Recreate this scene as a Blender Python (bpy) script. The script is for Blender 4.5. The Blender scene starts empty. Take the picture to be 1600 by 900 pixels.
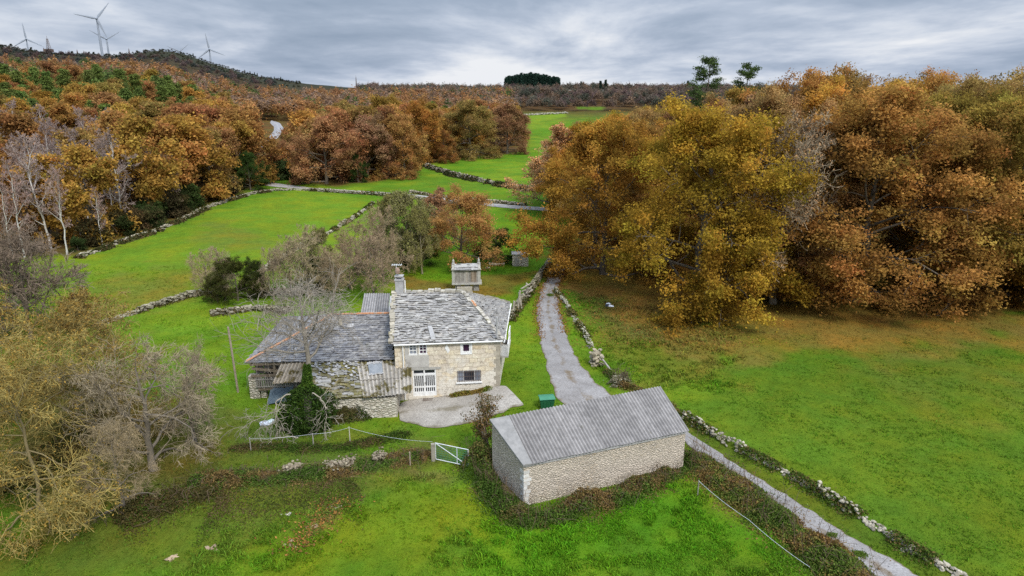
import bpy, math
import numpy as np
from mathutils import Vector

RNG = np.random.default_rng(11)
SC = bpy.context.scene
COL = SC.collection
CAM_H, PITCH, FPX = 22.0, math.radians(16.4), 1067.0

# ------------------------------------------------------------------ numeric helpers
def sstep(a, b, x):
    t = np.clip((x - a) / (b - a), 0, 1)
    return t * t * (3 - 2 * t)

def hash2(ix, iy, seed):
    n = (ix.astype(np.int64) * 374761393 + iy.astype(np.int64) * 668265263 + seed * 1442695041) & 0x7fffffff
    n = ((n ^ (n >> 13)) * 1274126177) & 0x7fffffff
    return ((n ^ (n >> 16)) & 0xffff) / 65535.0

def vnoise(x, y, s, seed=0):
    x = np.asarray(x, float) / s; y = np.asarray(y, float) / s
    ix = np.floor(x); iy = np.floor(y); fx = x - ix; fy = y - iy
    fx = fx * fx * (3 - 2 * fx); fy = fy * fy * (3 - 2 * fy)
    a = hash2(ix, iy, seed); b = hash2(ix + 1, iy, seed); c = hash2(ix, iy + 1, seed); d = hash2(ix + 1, iy + 1, seed)
    return (a * (1 - fx) + b * fx) * (1 - fy) + (c * (1 - fx) + d * fx) * fy

def fbm(x, y, s, seed=0, octv=4):
    v = 0; a = 1; t = 0
    for i in range(octv):
        v = v + a * vnoise(x, y, s / 2 ** i, seed + i * 17); t += a; a *= .55
    return v / t

def unit(v):
    return v / np.maximum(np.linalg.norm(v, axis=-1, keepdims=True), 1e-9)

# ------------------------------------------------------------------ terrain height
SKY_A = [-900, 0, 45, 75, 114, 165, 204, 225, 249, 276, 300, 330, 360, 390, 420, 480, 560, 700, 2600]
SKY_Y = [66, 73, 81, 85, 87, 89.5, 89, 85, 82.5, 84, 89, 100, 108, 117, 122, 131, 138, 142, 143]

def slope_at(py):                      # rise per metre forward of a sight line
    c, s = math.cos(PITCH), math.sin(PITCH); v = (450 - np.asarray(py, float)) / FPX
    return (-s + v * c) / (c + v * s)

def hgt(x, y):
    x = np.asarray(x, float); y = np.asarray(y, float)
    r = np.sqrt(x * x + y * y)
    yy = np.where(y < 5, 5, y)
    a = np.clip(800 + 1112 * x / yy, -900, 2600)
    z = 15.0 * sstep(280, 900, r)
    z = z + 17 * sstep(130, 380, r) * (1 - sstep(180, 430, a))
    zt = CAM_H + slope_at(np.interp(a, SKY_A, SKY_Y)) * 1150 * np.clip(y / np.maximum(r, 1), .2, 1)
    k = sstep(480, 1150, r)
    z = z * (1 - k) + zt * k
    z = z - 0.02 * np.maximum(r - 1150, 0)
    z = z + .95 * np.exp(-((x - .8) / 4.5) ** 2 - ((y - 47.5) / 6.5) ** 2)
    z = z + .5 * np.exp(-((x + 18) / 16) ** 2 - ((y - 33) / 3.2) ** 2) * sstep(-2, -6, x)
    z = z + (fbm(x, y, 14, 3, 3) - .5) * .5 * (.3 + .7 * sstep(55, 120, r)) + (fbm(x, y, 1.7, 5, 2) - .5) * .12
    z = z + (fbm(x, y, 90, 9, 3) - .5) * 8 * sstep(300, 700, r)
    return z

def ray(px, py):
    c, s = math.cos(PITCH), math.sin(PITCH)
    u = (px - 800) / FPX; v = (450 - py) / FPX
    return np.array([u, c + v * s, -s + v * c])

def P(px, py, z):                      # point on a level plane
    d = ray(px, py)
    t = (z - CAM_H) / d[2]
    return np.array([0, 0, CAM_H]) + d * t

TT = np.concatenate([np.geomspace(15, 3000, 5000)])
def G(px, py):                         # point on the ground
    d = ray(px, py)
    p = d[None] * TT[:, None]
    dz = p[:, 2] + CAM_H - hgt(p[:, 0], p[:, 1])
    i = np.argmax(dz < 0)
    if i == 0: i = len(TT) - 1
    f = dz[i - 1] / (dz[i - 1] - dz[i] + 1e-12)
    q = p[i - 1] * (1 - f) + p[i] * f
    return np.array([q[0], q[1], float(hgt(q[0], q[1]))])

def at_dist(px, r):                    # ground point under an azimuth at a distance
    u = (px - 800) / 1112
    y = r / math.sqrt(1 + u * u)
    x = u * y
    return np.array([x, y, float(hgt(x, y))])

# ------------------------------------------------------------------ mesh building
class MB:
    def __init__(s): s.v = []; s.q = []; s.t = []; s.c = []; s.n = 0
    def add(s, v, q=None, t=None, c=(1, 1, 1)):
        v = np.asarray(v, float).reshape(-1, 3)
        if q is not None and len(q): s.q.append(np.asarray(q, np.int64).reshape(-1, 4) + s.n)
        if t is not None and len(t): s.t.append(np.asarray(t, np.int64).reshape(-1, 3) + s.n)
        c = np.asarray(c, float)
        if c.ndim == 1: c = np.tile(c, (len(v), 1))
        s.v.append(v); s.c.append(c[:, :3]); s.n += len(v); return s
    def box(s, c, size, rz=0., col=(1, 1, 1), rx=0., ry=0.):
        h = np.array(size) / 2
        v = np.array([[a, b, d] for a in (-1, 1) for b in (-1, 1) for d in (-1, 1)], float) * h
        for ang, (i, j) in ((rx, (1, 2)), (ry, (2, 0)), (rz, (0, 1))):
            if ang:
                ca, sa = math.cos(ang), math.sin(ang); w = v.copy()
                w[:, i] = v[:, i] * ca - v[:, j] * sa; w[:, j] = v[:, i] * sa + v[:, j] * ca; v = w
        return s.add(v + np.array(c), [[0, 1, 3, 2], [4, 6, 7, 5], [0, 4, 5, 1], [2, 3, 7, 6], [0, 2, 6, 4], [1, 5, 7, 3]], c=col)
    def bar(s, a, b, w, h=None, col=(1, 1, 1), up=(0, 0, 1)):
        a = np.array(a, float); b = np.array(b, float); h = h or w
        d = unit(b - a); up = np.array(up, float)
        if abs(d @ up) > .95: up = np.array([1., 0, 0])
        u = unit(np.cross(d, up)); k = np.cross(u, d)
        v = [p + u * i * w / 2 + k * j * h / 2 for p in (a, b) for i, j in ((-1, -1), (1, -1), (1, 1), (-1, 1))]
        return s.add(v, [[3, 2, 1, 0], [4, 5, 6, 7], [0, 1, 5, 4], [1, 2, 6, 5], [2, 3, 7, 6], [3, 0, 4, 7]], c=col)
    def hexa(s, v8, col=(1, 1, 1)):    # v8: bottom 4 then top 4
        return s.add(v8, [[3, 2, 1, 0], [4, 5, 6, 7], [0, 1, 5, 4], [1, 2, 6, 5], [2, 3, 7, 6], [3, 0, 4, 7]], c=col)
    def tubes(s, Pp, R, k=5, col=(1, 1, 1), caps=False):
        Pp = np.asarray(Pp, float); R = np.asarray(R, float)
        if Pp.ndim == 2: Pp = Pp[None]; R = R[None]
        B, n, _ = Pp.shape
        T = unit(np.gradient(Pp, axis=1))
        m = unit(T.mean(1)); ref = np.where(np.abs(m[:, 2:3]) > .85, np.array([[1., 0, 0]]), np.array([[0, 0, 1.]]))[:, None, :]
        U = unit(np.cross(T, np.broadcast_to(ref, T.shape))); V = np.cross(T, U)
        an = np.arange(k) * 2 * math.pi / k
        W = Pp[:, :, None] + R[:, :, None, None] * (np.cos(an)[None, None, :, None] * U[:, :, None] + np.sin(an)[None, None, :, None] * V[:, :, None])
        b, i, j = np.meshgrid(np.arange(B), np.arange(n - 1), np.arange(k), indexing='ij')
        base = b * n * k; j2 = (j + 1) % k
        q = np.stack([base + i * k + j, base + i * k + j2, base + (i + 1) * k + j2, base + (i + 1) * k + j], -1).reshape(-1, 4)
        c = np.asarray(col, float)
        if c.ndim == 2: c = np.repeat(c, n * k, axis=0)
        t = None
        if caps:
            t = []
            for e in (0, n - 1):
                for j in range(1, k - 1): t.append([e * k, e * k + j, e * k + j + 1])
        return s.add(W.reshape(-1, 3), q, t, c=c)
    def merge(s, o, M=None, off=(0, 0, 0), sc=1.):
        for v, c in zip(o.v, o.c): s.v.append(v * sc + np.array(off)); s.c.append(c)
        for q in o.q: s.q.append(q + s.n)
        for t in o.t: s.t.append(t + s.n)
        s.n += o.n; return s
    def mesh(s, name, mat, smooth=False, origin=(0, 0, 0)):
        v = np.concatenate(s.v) - np.asarray(origin, float); c = np.concatenate(s.c)
        q = np.concatenate(s.q) if s.q else np.zeros((0, 4), np.int64)
        t = np.concatenate(s.t) if s.t else np.zeros((0, 3), np.int64)
        me = bpy.data.meshes.new(name)
        me.vertices.add(len(v)); me.vertices.foreach_set('co', v.astype(np.float32).ravel())
        li = np.concatenate([q.ravel(), t.ravel()]).astype(np.int32)
        me.loops.add(len(li)); me.loops.foreach_set('vertex_index', li)
        st = np.concatenate([np.arange(len(q)) * 4, len(q) * 4 + np.arange(len(t)) * 3]).astype(np.int32)
        me.polygons.add(len(st)); me.polygons.foreach_set('loop_start', st)
        me.polygons.foreach_set('use_smooth', np.full(len(st), smooth, bool))
        at = me.color_attributes.new('Col', 'FLOAT_COLOR', 'POINT')
        at.data.foreach_set('color', np.concatenate([c, np.ones((len(c), 1))], 1).astype(np.float32).ravel())
        me.update(calc_edges=True); me.validate()
        me.materials.append(mat)
        return me

def link(name, me, parent=None, loc=None):
    o = bpy.data.objects.new(name, me); COL.objects.link(o)
    if parent is not None: o.parent = parent
    if loc is not None: o.location = loc
    return o

def org(o):
    p = np.zeros(3)
    while o is not None: p = p + np.array(o.location); o = o.parent
    return p

def obj(name, mb, mat, parent=None, smooth=False, at=None):
    """one mesh object; vertices are given in world space"""
    o0 = org(parent) if parent is not None else np.zeros(3)
    base = o0 if at is None else np.array(at, float)
    me = mb.mesh(name, mat, smooth, base)
    return link(name, me, parent, tuple(base - o0))

def tag(o, label, cat, group=None):
    o['label'] = label; o['category'] = cat
    if group: o['group'] = group
    return o

def thing(name, label, cat, loc, group=None):
    o = bpy.data.objects.new(name, None); COL.objects.link(o); o.location = tuple(loc)
    o.empty_display_size = .3
    return tag(o, label, cat, group)

def structure(o): o['kind'] = 'structure'; return o

# ------------------------------------------------------------------ materials
def nd(nt, typ, props=None, **inp):
    n = nt.nodes.new('ShaderNode' + typ)
    for k, v in (props or {}).items(): setattr(n, k, v)
    for k, v in inp.items():
        k = int(k[1:]) if k[0] == '_' and k[1:].isdigit() else k.replace('_', ' ')
        s = n.inputs[k]
        if isinstance(v, bpy.types.NodeSocket): nt.links.new(v, s)
        else: s.default_value = (*v, 1) if (hasattr(v, '__len__') and len(v) == 3 and s.type == 'RGBA') else v
    return n

def newmat(name):
    m = bpy.data.materials.new(name); m.use_nodes = True
    nt = m.node_tree; nt.nodes.clear()
    return m, nt

def mixc(nt, fac, a, b, mode='MIX'):
    n = nt.nodes.new('ShaderNodeMix'); n.data_type = 'RGBA'; n.blend_type = mode
    for s, v in ((n.inputs[0], fac), (n.inputs[6], a), (n.inputs[7], b)):
        if isinstance(v, bpy.types.NodeSocket): nt.links.new(v, s)
        elif hasattr(v, '__len__'): s.default_value = (*v[:3], 1)
        else: s.default_value = v
    return n.outputs[2]

def ramp(nt, fac, stops, interp='LINEAR'):
    n = nt.nodes.new('ShaderNodeValToRGB'); nt.links.new(fac, n.inputs[0]); n.color_ramp.interpolation = interp
    e = n.color_ramp.elements
    while len(e) < len(stops): e.new(.5)
    for el, (p, c) in zip(e, stops):
        el.position = p; el.color = (*c, 1) if hasattr(c, '__len__') else (c, c, c, 1)
    return n.outputs[0]

def math_(nt, op, a, b=0.):
    return nd(nt, 'Math', {'operation': op}, _0=a, _1=b).outputs[0]

def noise(nt, vec, scale, detail=5, rough=.55, dist=0.):
    return nd(nt, 'TexNoise', Vector=vec, Scale=scale, Detail=detail, Roughness=rough, Distortion=dist).outputs[0]

def finish(nt, color, rough=.9, bump=None, bstr=.5, bdist=.05, spec=.2, metal=0.):
    b = nd(nt, 'BsdfPrincipled', Base_Color=color, Roughness=rough, Metallic=metal)
    b.inputs['Specular IOR Level'].default_value = spec
    if bump is not None:
        nt.links.new(nd(nt, 'Bump', Height=bump, Strength=bstr, Distance=bdist).outputs[0], b.inputs['Normal'])
    o = nt.nodes.new('ShaderNodeOutputMaterial'); nt.links.new(b.outputs[0], o.inputs[0])
    return b

def coords(nt, kind='Object'):
    return nt.nodes.new('ShaderNodeTexCoord').outputs[kind]

def attr(nt): return nd(nt, 'Attribute', {'attribute_name': 'Col'}).outputs['Color']

def m_leaf(name, trans=.3, use_obj=True):
    m, nt = newmat(name)
    c = attr(nt)
    if use_obj: c = mixc(nt, 1., c, nt.nodes.new('ShaderNodeObjectInfo').outputs['Color'], 'MULTIPLY')
    d = nd(nt, 'BsdfDiffuse', Color=c); t = nd(nt, 'BsdfTranslucent', Color=c)
    mx = nd(nt, 'MixShader', _0=trans); nt.links.new(d.outputs[0], mx.inputs[1]); nt.links.new(t.outputs[0], mx.inputs[2])
    o = nt.nodes.new('ShaderNodeOutputMaterial'); nt.links.new(mx.outputs[0], o.inputs[0])
    return m

def m_rough(name, c1, c2, scale=3., bump=.4, bscale=None, rough=.9, use_attr=False, c3=None, s3=.6, t3=.55, spec=.2, bdist=.03, metal=0., use_obj=False):
    m, nt = newmat(name); v = coords(nt)
    f = ramp(nt, noise(nt, v, scale, 6, .65), [(.35, 0.), (.65, 1.)])
    c = mixc(nt, f, c1, c2)
    if c3 is not None:
        f3 = ramp(nt, noise(nt, v, s3, 6, .7), [(t3, 0.), (t3 + .08, 1.)])
        c = mixc(nt, f3, c, c3)
    if use_attr: c = mixc(nt, 1., c, attr(nt), 'MULTIPLY')
    if use_obj: c = mixc(nt, 1., c, nt.nodes.new('ShaderNodeObjectInfo').outputs['Color'], 'MULTIPLY')
    finish(nt, c, rough, noise(nt, v, bscale or scale * 4, 5, .6), bump, bdist, spec, metal)
    return m

def m_rubble(name, stones, mortar, scale=3.2, zs=1.7, wash=None, wash_s=.35, wash_t=.5):
    m, nt = newmat(name); v = coords(nt)
    vv = nd(nt, 'Mapping', Vector=v, Scale=(1, 1, zs)).outputs[0]
    vn = nd(nt, 'VectorMath', {'operation': 'ADD'}, _0=vv, _1=nd(nt, 'VectorMath', {'operation': 'SCALE'}, _0=nd(nt, 'TexNoise', Vector=vv, Scale=2.2, Detail=3.).outputs[1], Scale=.22).outputs[0]).outputs[0]
    vo = nd(nt, 'TexVoronoi', Vector=vn, Scale=scale)
    ed = nd(nt, 'TexVoronoi', {'feature': 'DISTANCE_TO_EDGE'}, Vector=vn, Scale=scale).outputs['Distance']
    rnd = nd(nt, 'SeparateColor', Color=vo.outputs['Color']).outputs[0]
    c = ramp(nt, rnd, [(i / max(1, len(stones) - 1), s) for i, s in enumerate(stones)])
    g = noise(nt, v, 9, 6, .7)
    c = mixc(nt, .55, c, ramp(nt, g, [(.3, .25), (.7, .95)]), 'OVERLAY')
    e = ramp(nt, ed, [(.02, 0.), (.11, 1.)])
    c = mixc(nt, e, mortar, c)
    if wash is not None:
        wf = ramp(nt, noise(nt, v, wash_s, 7, .7), [(wash_t, 0.), (wash_t + .18, .85)])
        c = mixc(nt, wf, c, wash)
    h = math_(nt, 'ADD', ramp(nt, ed, [(0., 0.), (.25, 1.)]), math_(nt, 'MULTIPLY', g, .5))
    finish(nt, c, .95, h, .9, .06, .15)
    return m

def m_ground():
    m, nt = newmat('ground'); v = coords(nt)
    c = attr(nt)
    big = noise(nt, v, .22, 4, .6); mid = noise(nt, v, 1.1, 6, .7); fin = noise(nt, v, 9, 4, .75)
    k = math_(nt, 'ADD', math_(nt, 'MULTIPLY', mid, .9), math_(nt, 'MULTIPLY', fin, .85))
    k = math_(nt, 'ADD', k, .12)
    c = mixc(nt, 1., c, ramp(nt, math_(nt, 'MULTIPLY', k, .5), [(0., 0.), (1., 2.)]), 'MULTIPLY')
    yel = mixc(nt, 1., c, (1.45, 1.02, .8), 'MULTIPLY')
    c = mixc(nt, ramp(nt, big, [(.4, 0.), (.68, 1.)]), c, yel)
    finish(nt, c, 1., math_(nt, 'ADD', math_(nt, 'MULTIPLY', mid, 1.2), fin), .7, .14, .05)
    return m

def m_road(name, c1, c2, dirt):
    m, nt = newmat(name); v = coords(nt)
    a = nd(nt, 'SeparateColor', Color=attr(nt)).outputs
    big = noise(nt, v, .35, 6, .7, .6); fin = noise(nt, v, 9, 6, .8); mid = noise(nt, v, 1.6, 6, .7)
    c = mixc(nt, ramp(nt, big, [(.3, 0.), (.7, 1.)]), c1, c2)
    c = mixc(nt, ramp(nt, fin, [(.34, .7), (.62, 0.)]), c, (.085, .075, .065))
    e = math_(nt, 'ADD', a[0], math_(nt, 'MULTIPLY', math_(nt, 'SUBTRACT', mid, .5), 1.3))
    c = mixc(nt, ramp(nt, e, [(.45, 0.), (.8, 1.)]), c, dirt)
    e2 = math_(nt, 'ADD', math_(nt, 'MULTIPLY', a[1], .72), math_(nt, 'MULTIPLY', math_(nt, 'SUBTRACT', noise(nt, v, .55, 6, .7), .5), 2.4))
    c = mixc(nt, ramp(nt, e2, [(.5, 0.), (.85, .8)]), c, tuple(1.1 * q for q in dirt))
    st = ramp(nt, math_(nt, 'MULTIPLY', noise(nt, v, .9, 7, .8, 1.5), 1.), [(.55, 0.), (.66, .6)])
    c = mixc(nt, st, c, (.23, .205, .185))
    finish(nt, c, .85, math_(nt, 'ADD', fin, mid), .5, .04, .25)
    return m

def m_glass(name, col=(.012, .013, .018)):
    m, nt = newmat(name); v = coords(nt)
    c = mixc(nt, ramp(nt, noise(nt, v, 1.3, 3), [(.4, 0.), (.7, 1.)]), col, tuple(2.5 * x for x in col))
    finish(nt, c, .12, None, spec=.5); return m

def m_slate(name, li0=.50):
    m, nt = newmat(name); v = coords(nt)
    g = noise(nt, v, 6, 7, .7); li = noise(nt, v, 3.4, 8, .8); mo = noise(nt, v, .7, 6, .7)
    c = mixc(nt, 1., attr(nt), ramp(nt, g, [(.25, .45), (.75, 1.5)]), 'MULTIPLY')
    c = mixc(nt, ramp(nt, li, [(li0, 0.), (li0 + .12, .8)]), c, (.36, .35, .32))
    c = mixc(nt, ramp(nt, mo, [(.62, 0.), (.74, .6)]), c, (.085, .085, .035))
    finish(nt, c, .8, g, .5, .03, .25); return m
# ------------------------------------------------------------------ camera, light, sky
cam = bpy.data.cameras.new('camera'); cam.lens = 24; cam.sensor_width = 36; cam.clip_end = 9000
co = bpy.data.objects.new('camera', cam); COL.objects.link(co)
co.location = (0, 0, CAM_H); co.rotation_euler = (math.pi / 2 - PITCH, 0, 0); SC.camera = co
SUN_EL, SUN_AZ = math.radians(48), math.radians(150)     # azimuth clockwise from +Y
sun = bpy.data.lights.new('sun', 'SUN'); sun.energy = 3.2; sun.angle = math.radians(11); sun.color = (1, .96, .9)
so = bpy.data.objects.new('sun', sun); COL.objects.link(so)
sd = Vector((math.sin(SUN_AZ) * math.cos(SUN_EL), math.cos(SUN_AZ) * math.cos(SUN_EL), math.sin(SUN_EL)))
so.rotation_euler = sd.to_track_quat('Z', 'Y').to_euler(); so.location = (60, -60, 80)

w = bpy.data.worlds.new('World'); SC.world = w; w.use_nodes = True
nt = w.node_tree; nt.nodes.clear()
gen = nt.nodes.new('ShaderNodeTexCoord').outputs['Generated']
sx = nd(nt, 'SeparateXYZ', Vector=gen).outputs
zc = math_(nt, 'ADD', math_(nt, 'MAXIMUM', sx[2], 0.), .13)
pv = nd(nt, 'CombineXYZ', X=math_(nt, 'DIVIDE', sx[0], zc), Y=math_(nt, 'DIVIDE', sx[1], zc), Z=.35).outputs[0]
big = noise(nt, nd(nt, 'Mapping', Vector=pv, Scale=(.62, .42, 1), Location=(3.1, 1.3, 0)).outputs[0], 1.0, 9, .56, .35)
det = noise(nt, nd(nt, 'Mapping', Vector=pv, Scale=(1.5, 1.1, 1), Location=(7.7, .4, 0)).outputs[0], 1.2, 8, .6, .3)
f = math_(nt, 'ADD', math_(nt, 'MULTIPLY', big, .78), math_(nt, 'MULTIPLY', det, .22))
# a paler break in the cloud low down on the right-hand half of the view
azi = nd(nt, 'Math', {'operation': 'ARCTAN2'}, _0=sx[0], _1=sx[1]).outputs[0]
rt = nd(nt, 'MapRange', Value=azi, _1=-.25, _2=.30, _3=-.085, _4=.04).outputs[0]
low = nd(nt, 'MapRange', Value=sx[2], _1=.0, _2=.10, _3=.045, _4=-.03).outputs[0]
gq = math_(nt, 'ADD', math_(nt, 'POWER', math_(nt, 'DIVIDE', math_(nt, 'ADD', azi, .05), .13), 2.), math_(nt, 'POWER', math_(nt, 'DIVIDE', math_(nt, 'SUBTRACT', sx[2], .012), .024), 2.))
f = math_(nt, 'ADD', math_(nt, 'ADD', f, rt), math_(nt, 'ADD', low, math_(nt, 'MULTIPLY', math_(nt, 'EXPONENT', math_(nt, 'MULTIPLY', gq, -1.)), .24)))
cl = ramp(nt, f, [(.33, (.305, .39, .525)), (.42, (.40, .485, .625)), (.48, (.515, .595, .735)), (.54, (.69, .755, .87)), (.62, (.95, .975, 1.02))])
zen = nd(nt, 'MapRange', Value=sx[2], _1=.14, _2=.75, _3=1., _4=3.4).outputs[0]
cl = mixc(nt, 1., cl, nd(nt, 'CombineColor', Red=zen, Green=zen, Blue=zen).outputs[0], 'MULTIPLY')
sky = nd(nt, 'TexSky', {'sky_type': 'NISHITA', 'sun_disc': False, 'sun_elevation': SUN_EL, 'sun_rotation': SUN_AZ, 'air_density': 1.5, 'dust_density': 3.})
b1 = nd(nt, 'Background', Color=sky.outputs[0], Strength=.05); b2 = nd(nt, 'Background', Color=cl, Strength=1.)
mx = nd(nt, 'MixShader', _0=.88); nt.links.new(b1.outputs[0], mx.inputs[1]); nt.links.new(b2.outputs[0], mx.inputs[2])
wo = nt.nodes.new('ShaderNodeOutputWorld'); nt.links.new(mx.outputs[0], wo.inputs[0])
SC.view_settings.view_transform = 'Standard'; SC.view_settings.look = 'None'; SC.view_settings.exposure = 0
SC.cycles.max_bounces = 5; SC.cycles.diffuse_bounces = 3; SC.cycles.transmission_bounces = 3; SC.cycles.transparent_max_bounces = 4
SC.cycles.use_denoising = False
try: SC.cycles.denoiser = 'OPENIMAGEDENOISE'
except Exception: pass

# ------------------------------------------------------------------ ground colours by area
GREEN = np.array((.072, .148, .010)); LIME = np.array((.106, .186, .012)); RICH = np.array((.050, .150, .005))
OLIVE = np.array((.115, .120, .018)); LITTER = np.array((.17, .098, .026)); ROUGH = np.array((.100, .100, .022))
DARK = np.array((.055, .075, .014)); DRY = np.array((.17, .14, .055)); WOOD = np.array((.075, .048, .020)); HEATH = np.array((.026, .031, .020))
SOIL = np.array((.12, .085, .055))
MEADOW = np.array((.056, .122, .010))
AREAS = [  # outline in survey pixels, colour, edge softness in metres, strength
    ([(1075, 640), (1160, 560), (1300, 520), (1600, 510), (2100, 520), (2100, 905), (1530, 905), (1300, 790)], MEADOW * np.array((1.18, 1.0, 1.)), 3, .8),
    ([(1250, 520), (1600, 520), (1600, 600), (1450, 640), (1300, 590)], OLIVE * .8, 5, .5),
    ([(880, 445), (1000, 470), (1150, 540), (1130, 600), (1010, 600), (930, 530)], OLIVE * .95, 2.5, .8),
    ([(900, 452), (960, 450), (1050, 490), (1120, 520), (1050, 545), (960, 520)], DRY * .72, 1.6, .55),
    ([(880, 440), (1000, 497), (1250, 528), (1600, 516), (1600, 380), (1300, 350), (900, 330), (870, 415)], LITTER, 2.6, .97),
    ([(1000, 492), (1300, 505), (1600, 500), (1600, 540), (1400, 560), (1150, 565), (1010, 535)], OLIVE * .55 + LITTER * .5, 3, .9),
    ([(105, 412), (180, 387), (250, 365), (330, 331), (420, 305), (500, 301), (582, 311), (540, 348), (470, 390), (400, 430), (330, 462), (250, 480), (150, 507), (110, 470)], LIME * .95, 1., 1.),
    ([(150, 440), (300, 410), (360, 420), (300, 455), (180, 490), (130, 480)], np.array((.115, .115, .02)), 5, .8),
    ([(330, 350), (400, 362), (420, 380), (360, 392), (320, 375)], np.array((.095, .10, .02)), 4, .6),
    ([(620, 432), (700, 442), (760, 428), (835, 425), (805, 462), (740, 466), (690, 462), (630, 452)], LITTER * .85, .8, .75),
    ([(0, 520), (110, 500), (190, 530), (240, 600), (360, 640), (440, 700), (700, 700), (690, 730), (560, 790), (430, 840), (260, 890), (0, 900)], ROUGH * .92, 1.2, .62),
    ([(300, 640), (420, 655), (640, 665), (660, 690), (500, 712), (300, 735)], DARK * 1.3, .9, .6),
    ([(280, 742), (440, 728), (690, 700), (690, 726), (560, 765), (430, 775), (280, 770)], DARK * 1.25, .5, .85),
    ([(0, 560), (170, 600), (330, 700), (330, 770), (180, 850), (0, 880)], np.array((.085, .062, .02)), 1.5, .75),
    ([(0, 800), (320, 800), (330, 850), (150, 890), (0, 900)], np.array((.05, .10, .008)), 2., .7),
    ([(640, 735), (700, 732), (735, 745), (700, 762), (650, 752)], DRY * .8, .5, .65),
    ([(820, 760), (1085, 745), (1250, 900), (700, 900)], RICH * 1.05, 2.5, .75),
    ([(430, 860), (560, 790), (700, 740), (735, 790), (700, 890), (420, 900)], np.array((.105, .150, .008)), 1.5, .8),
    ([(470, 845), (490, 812), (510, 800), (540, 788), (530, 800), (498, 835), (460, 860)], DRY * .9, .35, .6),
    ([(855, 640), (945, 612), (1075, 650), (1100, 690), (1080, 700), (900, 640)], ROUGH, .5, .6),
    ([(1080, 700), (1150, 742), (1270, 800), (1345, 848), (1440, 900), (1520, 900), (1400, 850), (1300, 795), (1180, 722), (1085, 655)], np.array((.060, .085, .010)), .5, .75),
]
# the wood on the left hillside and the belt beyond the far lane (floor of leaf litter)
WOODS = [
    [(-700, 420), (120, 400), (180, 378), (230, 362), (280, 343), (320, 322), (370, 306), (415, 284), (440, 276), (470, 285), (530, 291), (600, 281), (640, 275), (665, 258), (700, 250), (760, 243), (818, 238), (826, 200), (815, 183), (815, 172), (700, 160), (-700, 150)],
]
FAR_FIELDS = [([(818, 196), (886, 182), (882, 176), (822, 178)], LIME), ([(905, 165), (945, 167), (940, 172), (900, 170)], GREEN * .9)]

def poly_sd(x, y, pl):
    pl = np.asarray(pl); n = len(pl); d = np.full(x.shape, 1e18); ins = np.zeros(x.shape, bool)
    for i in range(n):
        a = pl[i]; b = pl[(i + 1) % n]; e = b - a
        wx = x - a[0]; wy = y - a[1]
        t = np.clip((wx * e[0] + wy * e[1]) / max(e @ e, 1e-9), 0, 1)
        d = np.minimum(d, (wx - t * e[0]) ** 2 + (wy - t * e[1]) ** 2)
        c = ((a[1] > y) != (b[1] > y)) & (x < (b[0] - a[0]) * (y - a[1]) / (b[1] - a[1] + 1e-12) + a[0])
        ins ^= c
    return np.where(ins, 1, -1) * np.sqrt(d)

GP = lambda pts: np.array([G(*p)[:2] for p in pts])
AREAW = [(GP(p), c, s, k) for p, c, s, k in AREAS]
WOODW = [GP(p) for p in WOODS]
FARW = [(GP(p), c) for p, c in FAR_FIELDS]

def ground_colour(x, y):
    x = np.asarray(x, float); y = np.asarray(y, float); r = np.hypot(x, y)
    n1 = fbm(x, y, 9, 21, 4); n2 = fbm(x, y, 3, 31, 4); n3 = fbm(x, y, 30, 41, 3)
    c = GREEN * (1 - sstep(.4, .62, n1))[:, None] + LIME * sstep(.4, .62, n1)[:, None]
    c = c * (1 - .6 * sstep(.45, .7, n3)[:, None]) + RICH * .6 * sstep(.45, .7, n3)[:, None]
    wob = (n2 - .5) * 2
    for pl, col, s, k in AREAW:
        x0, y0 = pl.min(0) - 3 * s - 2; x1, y1 = pl.max(0) + 3 * s + 2
        m = (x > x0) & (x < x1) & (y > y0) & (y < y1)
        if not m.any(): continue
        sdv = poly_sd(x[m], y[m], pl) + wob[m] * s * 2.2
        f = (sstep(-s, s, sdv) * k * (.65 + .7 * (n1[m] - .2)).clip(.3, 1))[:, None]
        c[m] = c[m] * (1 - f) + col * f
    for pl in WOODW:
        m = (r > 60) & (r < 700)
        f = sstep(-2, 2, poly_sd(x[m], y[m], pl) + wob[m] * 3)[:, None]
        c[m] = c[m] * (1 - f) + (WOOD * (1 - .5 * sstep(.4, .6, n2[m])[:, None]) + ROUGH * .5 * sstep(.4, .6, n2[m])[:, None]) * f
    ff = sstep(380, 560, r)[:, None]
    c = c * (1 - ff) + (WOOD * .8) * ff
    hf = (sstep(600, 950, r + (n3 - .5) * 200))[:, None]
    c = c * (1 - hf) + HEATH * (.75 + .5 * n3[:, None]) * hf
    for pl, col in FARW:
        m = (r > 250) & (r < 1000)
        f = sstep(-2, 2, poly_sd(x[m], y[m], pl))[:, None]; c[m] = c[m] * (1 - f) + col * f
    return c * (.82 + .36 * n2[:, None])

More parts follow.
